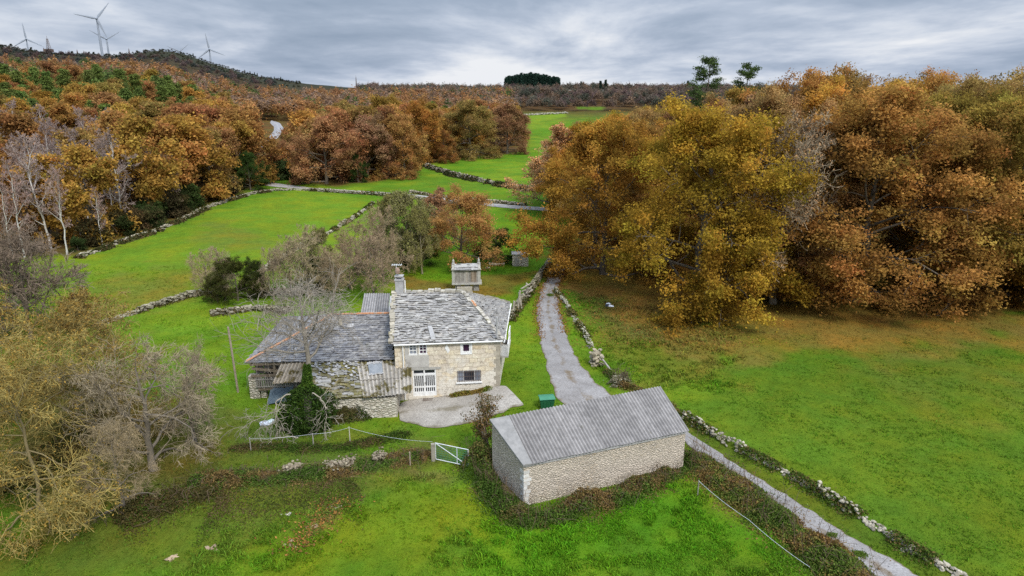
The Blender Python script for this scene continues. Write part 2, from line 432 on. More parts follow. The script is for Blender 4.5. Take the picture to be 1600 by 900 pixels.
# the ground: one sheet, a fan of rings around a point behind the viewpoint
R0 = np.array([0, -22.])
rr = [24.]
while rr[-1] < 5200: rr.append(rr[-1] * (1.0052 if rr[-1] < 110 else 1.0085 if rr[-1] < 500 else 1.03))
rr = np.array(rr); th = np.radians(np.linspace(-68, 68, 620))
RR, TH = np.meshgrid(rr, th, indexing='ij')
gx = (R0[0] + RR * np.sin(TH)).ravel(); gy = (R0[1] + RR * np.cos(TH)).ravel()
gz = hgt(gx, gy)
ni, nj = RR.shape
i, j = np.meshgrid(np.arange(ni - 1), np.arange(nj - 1), indexing='ij')
q = np.stack([i * nj + j, (i + 1) * nj + j, (i + 1) * nj + j + 1, i * nj + j + 1], -1).reshape(-1, 4)[:, ::-1]
gm = MB(); gm.add(np.stack([gx, gy, gz], 1), q, c=ground_colour(gx, gy))
ground = obj('ground', gm, m_ground(), smooth=True); structure(ground)

# ------------------------------------------------------------------ tracks
def resample(p, step):
    p = np.asarray(p, float); d = np.r_[0, np.cumsum(np.linalg.norm(np.diff(p, axis=0), axis=1))]
    # smooth (Catmull-like) through cubic interpolation of a dense linear resample
    n = max(int(d[-1] / step), 2); t = np.linspace(0, d[-1], n * 4)
    q = np.stack([np.interp(t, d, p[:, k]) for k in range(p.shape[1])], 1)
    kw = max(3, int(1.2 / (t[1] - t[0])) | 1)
    if kw < len(q) // 2:
        pad = np.concatenate([np.repeat(q[:1], kw // 2, 0), q, np.repeat(q[-1:], kw // 2, 0)])
        ker = np.ones(kw) / kw
        q = np.stack([np.convolve(pad[:, k], ker, 'valid') for k in range(q.shape[1])], 1)
    return q[np.linspace(0, len(q) - 1, n).astype(int)]

def strip(left, right, n, m, lift, jit, seed):
    L = resample(GP(left), .1); Rr = resample(GP(right), .1)
    L = L[np.linspace(0, len(L) - 1, n).astype(int)]; Rr = Rr[np.linspace(0, len(Rr) - 1, n).astype(int)]
    jl = (fbm(L[:, 0], L[:, 1], .8, seed, 4) - .5) * jit; jr = (fbm(Rr[:, 0], Rr[:, 1], .8, seed + 5, 4) - .5) * jit
    dv = unit(Rr - L); L = L + dv * jl[:, None]; Rr = Rr + dv * jr[:, None]
    t = np.linspace(0, 1, m)
    p = L[:, None] * (1 - t)[None, :, None] + Rr[:, None] * t[None, :, None]
    x, y = p[..., 0].ravel(), p[..., 1].ravel()
    T = np.tile(t, n)
    edge = np.abs(T - .5) * 2
    z = hgt(x, y) + lift * (1 - .95 * sstep(.9, 1., edge)) + .03
    i, j = np.meshgrid(np.arange(n - 1), np.arange(m - 1), indexing='ij')
    qq = np.stack([i * m + j, i * m + j + 1, (i + 1) * m + j + 1, (i + 1) * m + j], -1).reshape(-1, 4)
    mid = np.exp(-((T - .5) / .13) ** 2)
    col = np.stack([np.maximum(sstep(.72, 1, edge) * .75, mid * 0), mid, edge], 1)
    return MB().add(np.stack([x, y, z], 1), qq, c=col), np.concatenate([L, Rr[::-1]])

M_ROAD = m_road('track_gravel', (.20, .185, .175), (.385, .37, .36), (.12, .085, .045))
LANE_L = [(868, 412), (846, 451), (838, 484), (842, 520), (848, 548), (857, 580), (862, 600), (868, 622), (905, 650), (985, 660), (1055, 676), (1085, 703), (1110, 725), (1160, 765), (1230, 815), (1290, 860), (1345, 897), (1420, 950)]
LANE_R = [(890, 412), (872, 448), (874, 484), (886, 526), (897, 550), (908, 570), (931, 598), (952, 616), (985, 628), (1040, 652), (1078, 677), (1105, 696), (1130, 712), (1190, 750), (1260, 795), (1330, 840), (1400, 878), (1490, 935)]
sm, LANE_POLY = strip(LANE_L, LANE_R, 420, 15, .035, .62, 3)
track = structure(obj('track', sm, M_ROAD, smooth=True))
FL_L = [(400, 288), (440, 293), (480, 297), (520, 299.5), (600, 304), (700, 315), (770, 323), (828, 328), (900, 334)]
FL_R = [(400, 281), (440, 287.5), (480, 293), (520, 296), (600, 300.5), (700, 310), (770, 318), (828, 322.5), (900, 328)]
sm, FARLANE_POLY = strip(FL_L, FL_R, 200, 7, .10, .5, 8)
lane = structure(obj('far_lane', sm, m_road('lane_gravel', (.33, .31, .29), (.42, .40, .38), (.2, .16, .11)), smooth=True))
HR_L = [(403, 236), (412, 224), (421, 213), (428, 204), (428, 198), (422, 192)]
HR_R = [(420, 229), (432, 217), (440, 208), (443, 200), (437, 192), (424, 188)]
sm, HILLROAD_POLY = strip(HR_L, HR_R, 120, 5, .35, .3, 12)
hroad = structure(obj('hill_road', sm, m_road('hill_road_tarmac', (.27, .27, .285), (.34, .34, .355), (.35, .33, .3)), smooth=True))
HR_POLYW = HILLROAD_POLY

# the yard in front of the farmhouse
YA_T = [(622, 640), (628, 628), (648, 623), (700, 617), (745, 610), (782, 602), (792, 604)]
YA_B = [(622, 657), (640, 662), (662, 668), (700, 667), (745, 659), (785, 645), (820, 631)]
sm, YARD_POLY = strip(YA_T, YA_B, 90, 18, .05, .5, 17)
yard = structure(obj('yard', sm, m_road('yard_concrete', (.28, .25, .21), (.48, .445, .39), (.13, .11, .07)), smooth=True))
# ------------------------------------------------------------------ materials for buildings
M_WHITE = m_rough('white_paint', (.74, .74, .72), (.60, .59, .56), 5, .1, rough=.6, spec=.3)
M_GLASS = m_glass('window_glass'); M_GLASSV = m_glass('window_glass_dark', (.03, .014, .03))
M_GREYGLASS = m_glass('pale_window_glass', (.10, .11, .13))
M_RUB_BARN = m_rubble('barn_rubble', [(.32, .265, .20), (.46, .395, .305), (.38, .295, .205), (.54, .475, .385), (.30, .26, .22), (.48, .39, .28)], (.44, .38, .30), 6.0, 1.7, (.54, .465, .375), .45, .36)
M_RUB_OLD = m_rubble('old_rubble', [(.26, .22, .16), (.38, .34, .27), (.30, .23, .15), (.42, .38, .31), (.20, .19, .17)], (.20, .17, .13), 3.0, 1.8)
M_RUB_PALE = m_rubble('pale_rubble', [(.40, .36, .29), (.50, .46, .38), (.36, .33, .28)], (.30, .26, .2), 3.0, 1.8, (.5, .46, .38), .6, .5)
M_SLAB = m_slate('stone_slab_roof'); M_SLATE = m_slate('slate_roof', .535)
M_FIBRE = m_rough('fibre_cement', (.19, .18, .172), (.29, .275, .262), 2.2, .3, 14, .9, True, (.17, .16, .14), 1.8, .60)
M_FIBRE_OLD = m_rough('mossy_fibre_cement', (.27, .25, .22), (.38, .36, .33), 3., .4, 14, .95, True, (.10, .085, .03), 1.1, .50)
M_CEMENT = m_rough('cement', (.28, .275, .265), (.38, .37, .36), 2.5, .3, 12, .9, False, (.26, .25, .23), 1.2, .55)
M_RENDER = m_rough('grey_render', (.36, .34, .31), (.45, .43, .39), 2.5, .3, 12, .9, False, (.28, .26, .23), 1.5, .56)
M_WOODG = m_rough('grey_weathered_wood', (.20, .18, .155), (.33, .305, .275), 4, .5, 16, .9, True)
M_WOODB = m_rough('brown_old_wood', (.13, .10, .07), (.22, .175, .125), 4, .5, 16, .9, True)
M_TILE = m_rough('orange_ridge_tile', (.40, .17, .075), (.50, .26, .14), 4, .3, 12, .85, False, (.3, .27, .22), 3., .52)
M_STONE = m_rough('lichened_stone', (.30, .28, .24), (.46, .44, .39), 4, .6, 14, .95, True, (.17, .16, .10), 2.2, .55, bdist=.04)
M_GRANITE = m_rough('pale_granite', (.29, .275, .245), (.39, .375, .335), 4, .4, 14, .9, True, (.25, .24, .2), 2.5, .57)
M_RUST = m_rough('rusted_iron', (.09, .06, .045), (.14, .10, .08), 6, .3)
M_STEEL = m_rough('galvanised_steel', (.50, .52, .53), (.62, .64, .65), 6, .1, rough=.45, spec=.5)
M_DARKIN = m_rough('dark_interior', (.014, .012, .010), (.03, .026, .02), 2, .2)  # near-black colour, paints in the gloom of unlit spaces

def m_facade():
    m, nt = newmat('farmhouse_stone'); v = coords(nt)
    sp = nd(nt, 'SeparateXYZ', Vector=v).outputs
    warp = nd(nt, 'VectorMath', {'operation': 'SCALE'}, _0=nd(nt, 'TexNoise', Vector=v, Scale=1.6, Detail=4.).outputs[1], Scale=.30).outputs[0]
    uv = nd(nt, 'CombineXYZ', X=math_(nt, 'ADD', sp[0], math_(nt, 'MULTIPLY', sp[1], .9)), Y=sp[2], Z=0.).outputs[0]
    uv = nd(nt, 'VectorMath', {'operation': 'ADD'}, _0=uv, _1=warp).outputs[0]
    br = nd(nt, 'TexBrick', {'offset': .43}, Vector=uv, Color1=(.0, .0, .0), Color2=(1, 1, 1), Mortar=(.5, .5, .5), Scale=1., Mortar_Size=.018, Mortar_Smooth=.4, Bias=0., Brick_Width=.62, Row_Height=.34)
    cb = ramp(nt, br.outputs[0], [(0., (.46, .37, .25)), (.35, (.58, .49, .36)), (.7, (.48, .42, .34)), (1., (.64, .55, .42))])
    g = noise(nt, v, 5, 8, .72)
    cb = mixc(nt, .5, cb, ramp(nt, g, [(.3, .3), (.7, .9)]), 'OVERLAY')
    c = mixc(nt, math_(nt, 'MULTIPLY', br.outputs[1], .45), cb, (.27, .22, .15))
    # lime plaster left on part of the wall
    pf = noise(nt, v, .5, 7, .65, .4)
    lowz = nd(nt, 'MapRange', Value=sp[2], _1=.8, _2=3.2, _3=.12, _4=-.10).outputs[0]
    pm = ramp(nt, math_(nt, 'ADD', pf, lowz), [(.50, 0.), (.56, .85)])
    c = mixc(nt, pm, c, mixc(nt, ramp(nt, g, [(.35, 0.), (.65, 1.)]), (.52, .47, .39), (.68, .64, .56)))
    # dark weather stains and cracks
    st = ramp(nt, noise(nt, v, 1.4, 9, .8, 1.2), [(.53, 0.), (.68, .7)])
    c = mixc(nt, st, c, (.17, .14, .11))
    cr = nd(nt, 'TexVoronoi', {'feature': 'DISTANCE_TO_EDGE'}, Vector=nd(nt, 'VectorMath', {'operation': 'ADD'}, _0=v, _1=nd(nt, 'VectorMath', {'operation': 'SCALE'}, _0=nd(nt, 'TexNoise', Vector=v, Scale=2.5, Detail=5.).outputs[1], Scale=.7).outputs[0]).outputs[0], Scale=.9).outputs[0]
    cm = math_(nt, 'MULTIPLY', ramp(nt, cr, [(.004, .5), (.02, 0.)]), ramp(nt, noise(nt, v, .8, 3), [(.48, 0.), (.56, 1.)]))
    c = mixc(nt, cm, c, (.13, .10, .07))
    finish(nt, c, .95, math_(nt, 'SUBTRACT', g, math_(nt, 'MULTIPLY', br.outputs[1], .35)), .7, .05, .1)
    return m
M_FACADE = m_facade()

# ------------------------------------------------------------------ building helpers
def lerp(a, b, t): return a + (b - a) * t
def bil(Q, u, v):                       # Q = eave left, eave right, ridge right, ridge left
    return lerp(lerp(Q[0], Q[1], u), lerp(Q[3], Q[2], u), v)

def slab_roof(mb, Q, size, row, thick, cols, seed, gap=.0, jit=.35, lift=.05, drop=0.0):
    rg = np.random.default_rng(seed)
    Q = [np.array(p, float) for p in Q]
    slope = (np.linalg.norm(Q[3] - Q[0]) + np.linalg.norm(Q[2] - Q[1])) / 2
    n = max(int(slope / row), 1)
    nr = unit(np.cross(Q[1] - Q[0], (Q[3] + Q[2]) / 2 - Q[0]))
    if nr[2] < 0: nr = -nr
    wb = max(np.linalg.norm(Q[1] - Q[0]), np.linalg.norm(Q[2] - Q[3]))
    # deck beneath the slabs
    dk = [bil(Q, a, b) - nr * (.0 if k else .07) for k in (0, 1) for a, b in ((0, 0), (1, 0), (1, 1), (0, 1))]
    mb.hexa(dk, col=np.array(cols[0]) * .7)
    for i in range(n + 1):
        v0 = i / n - .12 / n; wv = np.linalg.norm(lerp(Q[0], Q[3], i / n) - lerp(Q[1], Q[2], i / n))
        if wv < .2: continue
        u = -rg.uniform(0, .5) * size / wv
        while u < 1:
            wd = size * rg.uniform(.55, 1.6) / wv
            u1 = min(u + wd, 1.0 + .02); ua = max(u, -.01)
            if u1 - ua > .12 * size / wv and rg.random() > drop:
                vv0 = v0 + rg.normal(0, jit * .3) / n; vv1 = (i + 1.25 + rg.normal(0, .15)) / n
                vv1 = min(vv1, 1.01); vv0 = max(vv0, -.008)
                if vv1 > vv0 + .2 / n:
                    sk = rg.normal(0, jit * .10, 4)
                    l0 = lift + rg.uniform(0, .05) * jit * 2; tw = rg.normal(0, .02 * jit * 2.5)
                    um = (ua + u1) / 2; du = (u1 - ua)
                    pts = [(ua + gap / wv, vv0 + sk[0] * .6 / n), (um + du * .12 * sk[0], vv0 - abs(sk[1]) * (.9 if i else .1) / n), (u1 - gap / wv, vv0 + sk[2] * .6 / n), (u1 - gap / wv, vv1), (ua + gap / wv, vv1)]
                    top = []
                    for k, (a, b) in enumerate(pts):
                        lf = (l0 + thick) if k < 3 else .012
                        lf += tw * (1 if k in (2, 3) else -1) + .004
                        top.append(bil(Q, a, b) + nr * lf)
                    bot = [p - nr * thick for p in top]
                    c = np.array(cols[rg.integers(len(cols))]) * rg.uniform(.8, 1.2)
                    vs = np.array(bot + top)
                    ts = [[5, 6, 8], [5, 8, 9], [6, 7, 8]]
                    qs = [[k, (k + 1) % 5, (k + 1) % 5 + 5, k + 5] for k in range(5)]
                    mb.add(vs, qs, ts, c=c)
            u = u1
    return mb

def corrugated(mb, Q, lam, amp, sheets, seed, col=(1, 1, 1), th=.012, sheet_w=1.0, crook=.02):
    rg = np.random.default_rng(seed)
    Q = [np.array(p, float) for p in Q]
    nr = unit(np.cross(Q[1] - Q[0], Q[3] - Q[0])); nr = nr if nr[2] > 0 else -nr
    wd = np.linalg.norm(Q[1] - Q[0]); ns = max(int(round(wd / sheet_w)), 1)
    for s in range(sheets):
        for k in range(ns):
            u0, u1 = k / ns, (k + 1) / ns + .006
            n = max(int((u1 - u0) * wd / lam * 6), 8)
            us = np.linspace(u0, u1, n); tilt = rg.normal(0, crook, 2)
            vs = np.array([s / sheets - (.03 if s else .012) + tilt[0] * .3, (s + 1.02) / sheets])
            ph = us * wd / lam * 2 * math.pi
            rowp = []
            for a, v in enumerate(vs):
                p = np.array([bil(Q, u, v) for u in us]) + nr * (amp * np.sin(ph)[:, None] + (.028 if a == 0 and s else .0) + .012 * s * 0 + (.006 if k % 2 else 0) + abs(tilt[1]) * .5 * (1 - a))
                rowp.append(p)
            top = np.concatenate(rowp); bot = top - nr * th
            i = np.arange(n - 1)
            qt = np.stack([i, i + 1, n + i + 1, n + i], 1); qb = qt[:, ::-1] + 2 * n
            qe = np.stack([i + 1, i, 2 * n + i, 2 * n + i + 1], 1)
            shade = (.62 + .50 * (np.sin(ph) * .5 + .5)); c = np.tile(np.concatenate([shade, shade])[:, None] * np.array(col) * rg.uniform(.86, 1.12), (2, 1))  # ridge-and-valley shading painted into the vertex colours, valleys darker
            mb.add(np.concatenate([top, bot]), np.concatenate([qt, qb, qe]), c=c)
    return mb

def wall_holes(mb, A, B, z0, z1, holes, reveal=.16, col=(1, 1, 1), z1b=None):
    """vertical wall A->B with rectangular openings (s0,s1,zb,zt); outward is to the right of A->B"""
    A = np.array(A[:2], float); B = np.array(B[:2], float); L = np.linalg.norm(B - A); d = (B - A) / L
    nrm = np.array([d[1], -d[0]])
    z1b = z1 if z1b is None else z1b
    ss = sorted({0., L, *[h[0] for h in holes], *[h[1] for h in holes]}); zz = sorted({z0, *[h[2] for h in holes], *[h[3] for h in holes]}) + ['top']
    def pt(s, z, off=0.):
        if z == 'top': z = z1 + (z1b - z1) * s / L
        return [*(A + d * s - nrm * off), z]
    for i in range(len(ss) - 1):
        for j in range(len(zz) - 1):
            sm_, zm_ = (ss[i] + ss[i + 1]) / 2, None
            za = zz[j]; zb = zz[j + 1]
            inside = any(h[0] < sm_ < h[1] and h[2] <= za + 1e-6 and zb != 'top' and zb <= h[3] + 1e-6 for h in holes)
            if not inside:
                mb.add([pt(ss[i], za), pt(ss[i + 1], za), pt(ss[i + 1], zb), pt(ss[i], zb)], [[0, 1, 2, 3]], c=col)
    for s0, s1, zb, zt in holes:
        cs = [(s0, zb), (s1, zb), (s1, zt), (s0, zt)]
        for k in range(4):
            a, b = cs[k], cs[(k + 1) % 4]
            mb.add([pt(*a), pt(*b), pt(*b, reveal), pt(*a, reveal)], [[0, 3, 2, 1]], c=np.array(col) * .9)
    return d, nrm

class Face:                             # a vertical plane to place things on, addressed by survey pixels
    def __init__(s, A, B):
        s.A = np.array(A[:2], float); s.B = np.array(B[:2], float); s.d = unit(s.B - s.A); s.n = np.array([s.d[1], -s.d[0]]); s.L = np.linalg.norm(s.B - s.A)
        s.ang = math.atan2(s.d[1], s.d[0])
    def sz(s, px, py):
        r = ray(px, py); t = (s.A @ s.n) / (r[:2] @ s.n); p = r[:2] * t
        return float((p - s.A) @ s.d), float(CAM_H + r[2] * t)
    def pt(s, u, z, off=0.): return np.array([*(s.A + s.d * u + s.n * off), z])
    def box(s, mb, u0, u1, z0, z1, o0, o1, col=(1, 1, 1)):
        c = s.pt((u0 + u1) / 2, (z0 + z1) / 2, (o0 + o1) / 2)
        return mb.box(c, (u1 - u0, abs(o1 - o0), z1 - z0), s.ang, col)

# ------------------------------------------------------------------ the farmhouse
ZE, ZR = 4.45, 6.75
eFL, eFR, eBR = P(613, 538, ZE), P(787, 531.5, ZE), P(796.5, 473, ZE)
rL, rR = P(617, 456, ZR), P(722, 456, ZR); eBL = eFL + (eBR - eFR) * 1.05
hb = np.array([(eFL[0] + eFR[0]) / 2, (eFL[1] + eBR[1]) / 2, 0.]); hb[2] = float(hgt(hb[0], hb[1]))
house = thing('farmhouse', 'old two-storey stone farmhouse with slab roof, white windows and a lower slate-roofed wing', 'farmhouse', hb)
fx = unit(eFR - eFL); fy = np.array([-fx[1], fx[0], 0])
wFL = eFL + fy * .14 + fx * .12; wFR = eFR + fy * .14 - fx * .28; wBR = eBR - fy * .3 - fx * .30; wBL = eBL - fy * .3 + fx * .12
F = Face(wFL, wFR)
def prect(x0, y0, x1, y1):
    a = F.sz(x0, y1); b = F.sz(x1, y0); return (a[0], b[0], a[1], b[1])
H_W1, H_W2, H_W3 = prect(639.2, 537.2, 651, 554.8), prect(654.8, 537, 666.8, 554), prect(722, 536.6, 734.8, 551.4)
ZTOP = 4.43
H_W1, H_W2, H_W3 = [(a, b, c, min(d, ZTOP - .04)) for a, b, c, d in (H_W1, H_W2, H_W3)]
H_D = prect(646, 577, 681, 619.5); H_W4 = prect(715, 578, 751, 597)
wm = MB()
wall_holes(wm, wFL, wFR, -.6, ZTOP, [H_W1, H_W2, H_W3, H_D, H_W4])
wall_holes(wm, wFR, wBR, -.6, ZTOP, [])
wall_holes(wm, wBR, wBL, -.6, ZTOP, [])
# party gable on the left, up to the ridge
gl = [wBL, wFL]
top = (rL + np.array([.12, 0, -.08])) + 0
wm.add([[*wBL[:2], -.6], [*wFL[:2], -.6], [*wFL[:2], ZTOP], [wFL[0], top[1], 6.55], [*wBL[:2], ZTOP]], [[0, 1, 2, 4]], [[2, 3, 4]])
obj('wall', wm, M_FACADE, house)
# near-black panel standing in for the unlit room behind the openings
dm = MB(); F.box(dm, .3, F.L - .3, .1, 4.1, -.55, -.50); obj('interior_dark_panel', dm, M_DARKIN, house)
GREYS = [(.255, .243, .228), (.295, .28, .26), (.325, .31, .285), (.275, .262, .245), (.245, .233, .22), (.31, .285, .25), (.34, .325, .295)]
rm = MB()
slab_roof(rm, [eFL, eFR, rR, rL], .44, .24, .03, GREYS, 1, jit=.62)
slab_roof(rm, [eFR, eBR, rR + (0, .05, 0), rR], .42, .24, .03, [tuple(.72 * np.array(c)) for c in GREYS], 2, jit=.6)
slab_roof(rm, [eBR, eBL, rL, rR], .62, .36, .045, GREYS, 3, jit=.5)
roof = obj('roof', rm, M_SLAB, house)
# mortared ridge, hips and verge of lumpy stones
hm = MB()
rg = np.random.default_rng(5)
def lumps(mb, a, b, s, n, col, jit=.04):
    for t in (np.arange(n) + .5) / n:
        p = lerp(np.array(a, float), np.array(b, float), t) + rg.normal(0, jit, 3)
        e = unit(np.array(b, float) - np.array(a, float))
        mb.box(p + (0, 0, s * .2), (np.linalg.norm(np.array(b) - np.array(a)) / n * rg.uniform(.75, 1.05), s * rg.uniform(.8, 1.3), s * rg.uniform(.4, .7)), math.atan2(e[1], e[0]) + rg.normal(0, .12), np.array(col) * rg.uniform(.75, 1.2), ry=-math.asin(max(-1, min(1, e[2]))))
lumps(hm, rL, rR, .34, 12, (1, .97, .92)); lumps(hm, rR, eFR + (0, 0, .03), .3, 14, (.95, .93, .9)); lumps(hm, rR, eBR, .28, 12, (.8, .78, .75)); lumps(hm, rL + (-.1, 0, 0), eFL + (-.1, 0, 0), .32, 16, (1, .95, .85))
obj('ridge_stones', hm, M_STONE, roof)
tm = MB(); a, b = lerp(rR, eFR, .24), lerp(rR, eFR, .36); tm.tubes(np.linspace(a, b, 4) + (0, 0, .16), np.full(4, .10), 8, caps=True)
obj('orange_tile_patch', tm, M_TILE, roof)
# chimney
cmid = P(624, 463, 6.5) + (0, .35, 0)
cm = MB(); cm.box(cmid + (0, 0, .40), (.60, .5, 1.65)); cm.box(cmid + (0, 0, 1.27), (.70, .6, .10)); cm.box(cmid + (-.24, 0, 1.42), (.09, .4, .2)); cm.box(cmid + (.24, 0, 1.42), (.09, .4, .2)); cm.box(cmid + (0, 0, 1.55), (.66, .56, .06))
chim = obj('chimney', cm, M_CEMENT, house)
am = MB(); am.bar(cmid + (-.2, .05, 1.7), cmid + (-.2, .05, 2.45), .04); am.bar(cmid + (-.55, .05, 2.4), cmid + (.25, .05, 2.4), .035)
for k in range(5): am.bar(cmid + (-.5 + k * .17, -.22, 2.41), cmid + (-.5 + k * .17, .32, 2.41), .025)
obj('aerial', am, M_STEEL, chim)
pm_ = MB(); pm_.tubes([cmid + (-.12, -.05, 1.75), cmid + (-.1, -.05, 2.0), cmid + (-.14, -.05, 2.2)], [.17, .2, .13], 8, caps=True); obj('chimney_pot', pm_, m_rough('brown_clay', (.22, .14, .10), (.32, .24, .19), 4), chim)
fm = MB(); fm.tubes([cmid + (.43, -.1, -.9), cmid + (.43, -.1, 1.2)], [.045, .045], 8, caps=True); obj('flue_pipe', fm, M_WHITE, chim)
v0 = P(776.5, 517, 5.2); v0[2] = 4.7
vm = MB(); vm.tubes([v0, v0 + (0, 0, 1.55)], [.075, .075], 10, caps=True); obj('vent_pipe', vm, M_CEMENT, house)
s0 = bil([eFL, eFR, rR, rL], .37, .03); s1 = bil([eFL, eFR, rR, rL], .37, .27)
sm_ = MB(); sm_.hexa([s0 + (-.17, 0, .1), s0 + (.17, 0, .1), s1 + (.15, 0, .1), s1 + (-.15, 0, .1), s0 + (-.17, 0, .17), s0 + (.17, 0, .17), s1 + (.15, 0, .17), s1 + (-.15, 0, .17)]); obj('roof_patch', sm_, M_CEMENT, roof)
# gutter and downpipe
g0, g1 = F.pt(-.02, ZE - .06, .20), F.pt(F.L + .2, ZE - .05, .20)
gm_ = MB(); gm_.tubes(np.linspace(g0, g1, 3), np.full(3, .065), 8, caps=True); obj('gutter', gm_, M_WHITE, house)
u, z = F.sz(629, 537); uu, zz_ = F.sz(629, 563)
dm = MB(); dm.tubes([F.pt(u, ZE - .1, .2), F.pt(u, ZE - .3, .09), F.pt(u, .1, .09)], [.045] * 3, 8, caps=True); obj('downpipe', dm, M_WHITE, house)
# windows, built as frame with pane
def window(rect, nx, ny, glass, fw=.07, depth=-.08, bars=.045, label=None, face=F, par=house):
    a, b, c, d = rect; m = MB()
    face.box(m, a - .03, b + .03, c - .035, c + fw, depth - .03, depth + .085); face.box(m, a, b, d - fw, d + .002, depth - .03, depth + .05)
    face.box(m, a, a + fw, c + fw, d - fw, depth - .03, depth + .05); face.box(m, b - fw, b, c + fw, d - fw, depth - .03, depth + .05)
    for k in range(1, nx):
        s = lerp(a + fw, b - fw, k / nx); face.box(m, s - bars / 2, s + bars / 2, c + fw, d - fw, depth - .01, depth + .025)
    for k in range(1, ny):
        s = lerp(c + fw, d - fw, k / ny); face.box(m, a + fw, b - fw, s - bars / 2, s + bars / 2, depth - .008, depth + .022)
    o = obj('window', m, M_WHITE, par)
    g = MB(); face.box(g, a + fw * .8, b - fw * .8, c + fw * .8, d - fw * .8, depth - .028, depth - .018); obj('pane', g, glass, o)
    if label: o['label'] = label
    return o
window(H_W1, 2, 3, M_GREYGLASS, label='white six-pane window with pale blind at the left of the upper storey')
window(H_W2, 2, 3, M_GLASSV, label='white six-pane window with dark panes beside the leftmost upper window')
w3 = window(H_W3, 1, 1, M_GLASSV, fw=.09, label='small white-framed upper window at the right')
a, b, c, d = H_W3; m = MB(); F.box(m, a - .12, b + .12, c - .12, c - .04, -.02, .03); F.box(m, a - .12, a - .005, c - .04, d, -.02, .012); F.box(m, b + .005, b + .12, c - .04, d, -.02, .012); obj('surround', m, M_WHITE, w3)
a, b, c, d = H_W4; m = MB(); fw = .07
F.box(m, a, b, c, c + fw, -.11, -.03); F.box(m, a, b, d - fw, d, -.11, -.03)
for s in (a + fw / 2, lerp(a, b, .26), lerp(a, b, .74), b - fw / 2): F.box(m, s - fw / 2, s + fw / 2, c + fw, d - fw, -.11, -.03)
w4 = obj('window', m, M_CEMENT, house); w4['label'] = 'wide ground-floor window in three lights behind a thin grille'
g = MB(); F.box(g, a + .05, b - .05, c + .05, d - .05, -.10, -.09); obj('pane', g, M_GLASS, w4)
g = MB(); F.box(g, a - .1, b + .1, c - .10, c - .01, -.02, .12); obj('sill', g, M_WHITE, w4)
g = MB()
for k in range(11): F.box(g, lerp(a, b, k / 10) - .008, lerp(a, b, k / 10) + .008, c, d, .03, .046)
for zz in (c + .1, (c + d) / 2, d - .1): F.box(g, a - .05, b + .05, zz - .01, zz + .01, .046, .056)
obj('grille', g, M_RUST, w4)
for x0_, x1_ in ((a + .04, lerp(a, b, .24)), (lerp(a, b, .77), b - .04)): m = MB(); F.box(m, x0_, x1_, c + .08, d - .08, -.09, -.07); obj('side_light', m, M_GREYGLASS, w4)
# double door with barred glazing and transom
a, b, c, d = H_D; c = max(c, float(hgt(*F.pt((a + b) / 2, 0, .2)[:2])) + .03); m = MB(); mid = (a + b) / 2; tz = d - (d - c) * .17; fw = .09
for s0, s1 in ((a, a + fw), (b - fw, b), (mid - .05, mid + .05)): F.box(m, s0, s1, c, d, -.12, -.02)
F.box(m, a + fw, b - fw, tz - .05, tz + .05, -.115, -.025); F.box(m, a + fw, b - fw, d - .05, d, -.115, -.025)
door = obj('door', m, M_WHITE, house); door['label'] = 'white double door with barred glazing and a dark transom'
for s0, s1 in ((a + fw, mid - .05), (mid + .05, b - fw)):
    m = MB(); hgh = tz - .05 - c
    F.box(m, s0, s1, c, c + hgh * .20, -.10, -.035); F.box(m, s0, s1, c + hgh * .39, c + hgh * .46, -.10, -.035); F.box(m, s0, s1, tz - .05 - .07, tz - .05, -.10, -.035)
    for k in range(6): s = lerp(s0, s1, k / 5); F.box(m, max(s0, s - .026), min(s1, s + .026), c + hgh * .20, tz - .12, -.095, -.04)
    obj('door_leaf', m, M_WHITE, door)
g = MB(); F.box(g, a + .04, b - .04, c + .02, d - .03, -.15, -.13); obj('glazing', g, M_GLASS, door)
g = MB(); F.box(g, mid + .03, mid + .06, c + .95, c + 1.1, -.03, .04); obj('handle', g, M_RUST, door)
# bare render below the two small windows, lintel, plaque
m = MB(); F.box(m, H_W1[0] - .1, H_W2[1] + .12, H_D[3] + .22, H_W1[2] - .04, -.02, .022); F.box(m, H_W1[1] + .03, H_W2[0] - .03, H_W1[2] - .04, H_W1[3], -.02, .022); F.box(m, H_W1[0] - .3, H_W1[0] - .03, H_D[3] + .22, ZTOP - .02, -.02, .018); obj('render_panel', m, M_RENDER, house)
m = MB(); F.box(m, H_D[0] - .3, H_D[1] + .35, H_D[3] + .004, H_D[3] + .20, -.05, .03); obj('lintel', m, M_GRANITE, house)
u, z = F.sz(698.5, 545); m = MB(); hh = .36; k0 = [F.pt(u + x_, z + y_, o_) for o_ in (-.01, .03) for x_, y_ in ((-.16, .08), (0.05, -hh), (.20, -.12), (-.02, hh))]
m.hexa(k0); obj('wall_plaque', m, M_WHITE, house)
# corner quoin and buttress strip of the right-hand end, gallery with white rail on the right side
m = MB()
for k in range(12): F.box(m, F.L - (.42 if k % 2 else .28), F.L + .012, .35 + k * .325, .35 + k * .325 + .312, -.3, .014, col=np.array((1, .93, .82)) * rg.uniform(.8, 1.1))
obj('quoin', m, M_GRANITE, house)
R_ = Face(wFR, wBR)
m = MB(); R_.box(m, .15, 3.6, 3.0, 3.1, 0, .62, col=(.8, .78, .75)); gal = obj('gallery', m, M_GRANITE, house)
m = MB()
for k in range(19): R_.box(m, .17 + k * .08, .20 + k * .08, 3.1, 4.0, .57, .60)
R_.box(m, .15, 1.65, 4.0, 4.06, .55, .62); R_.box(m, .15, 1.65, 3.15, 3.19, .57, .60)
for k in range(8): R_.box(m, .15, .18, 3.1, 4.0, .05 + k * .065, .08 + k * .065)
obj('railing', m, M_WHITE, gal)
m = MB(); rc = (2.0, 3.5, 2.5, 4.2)
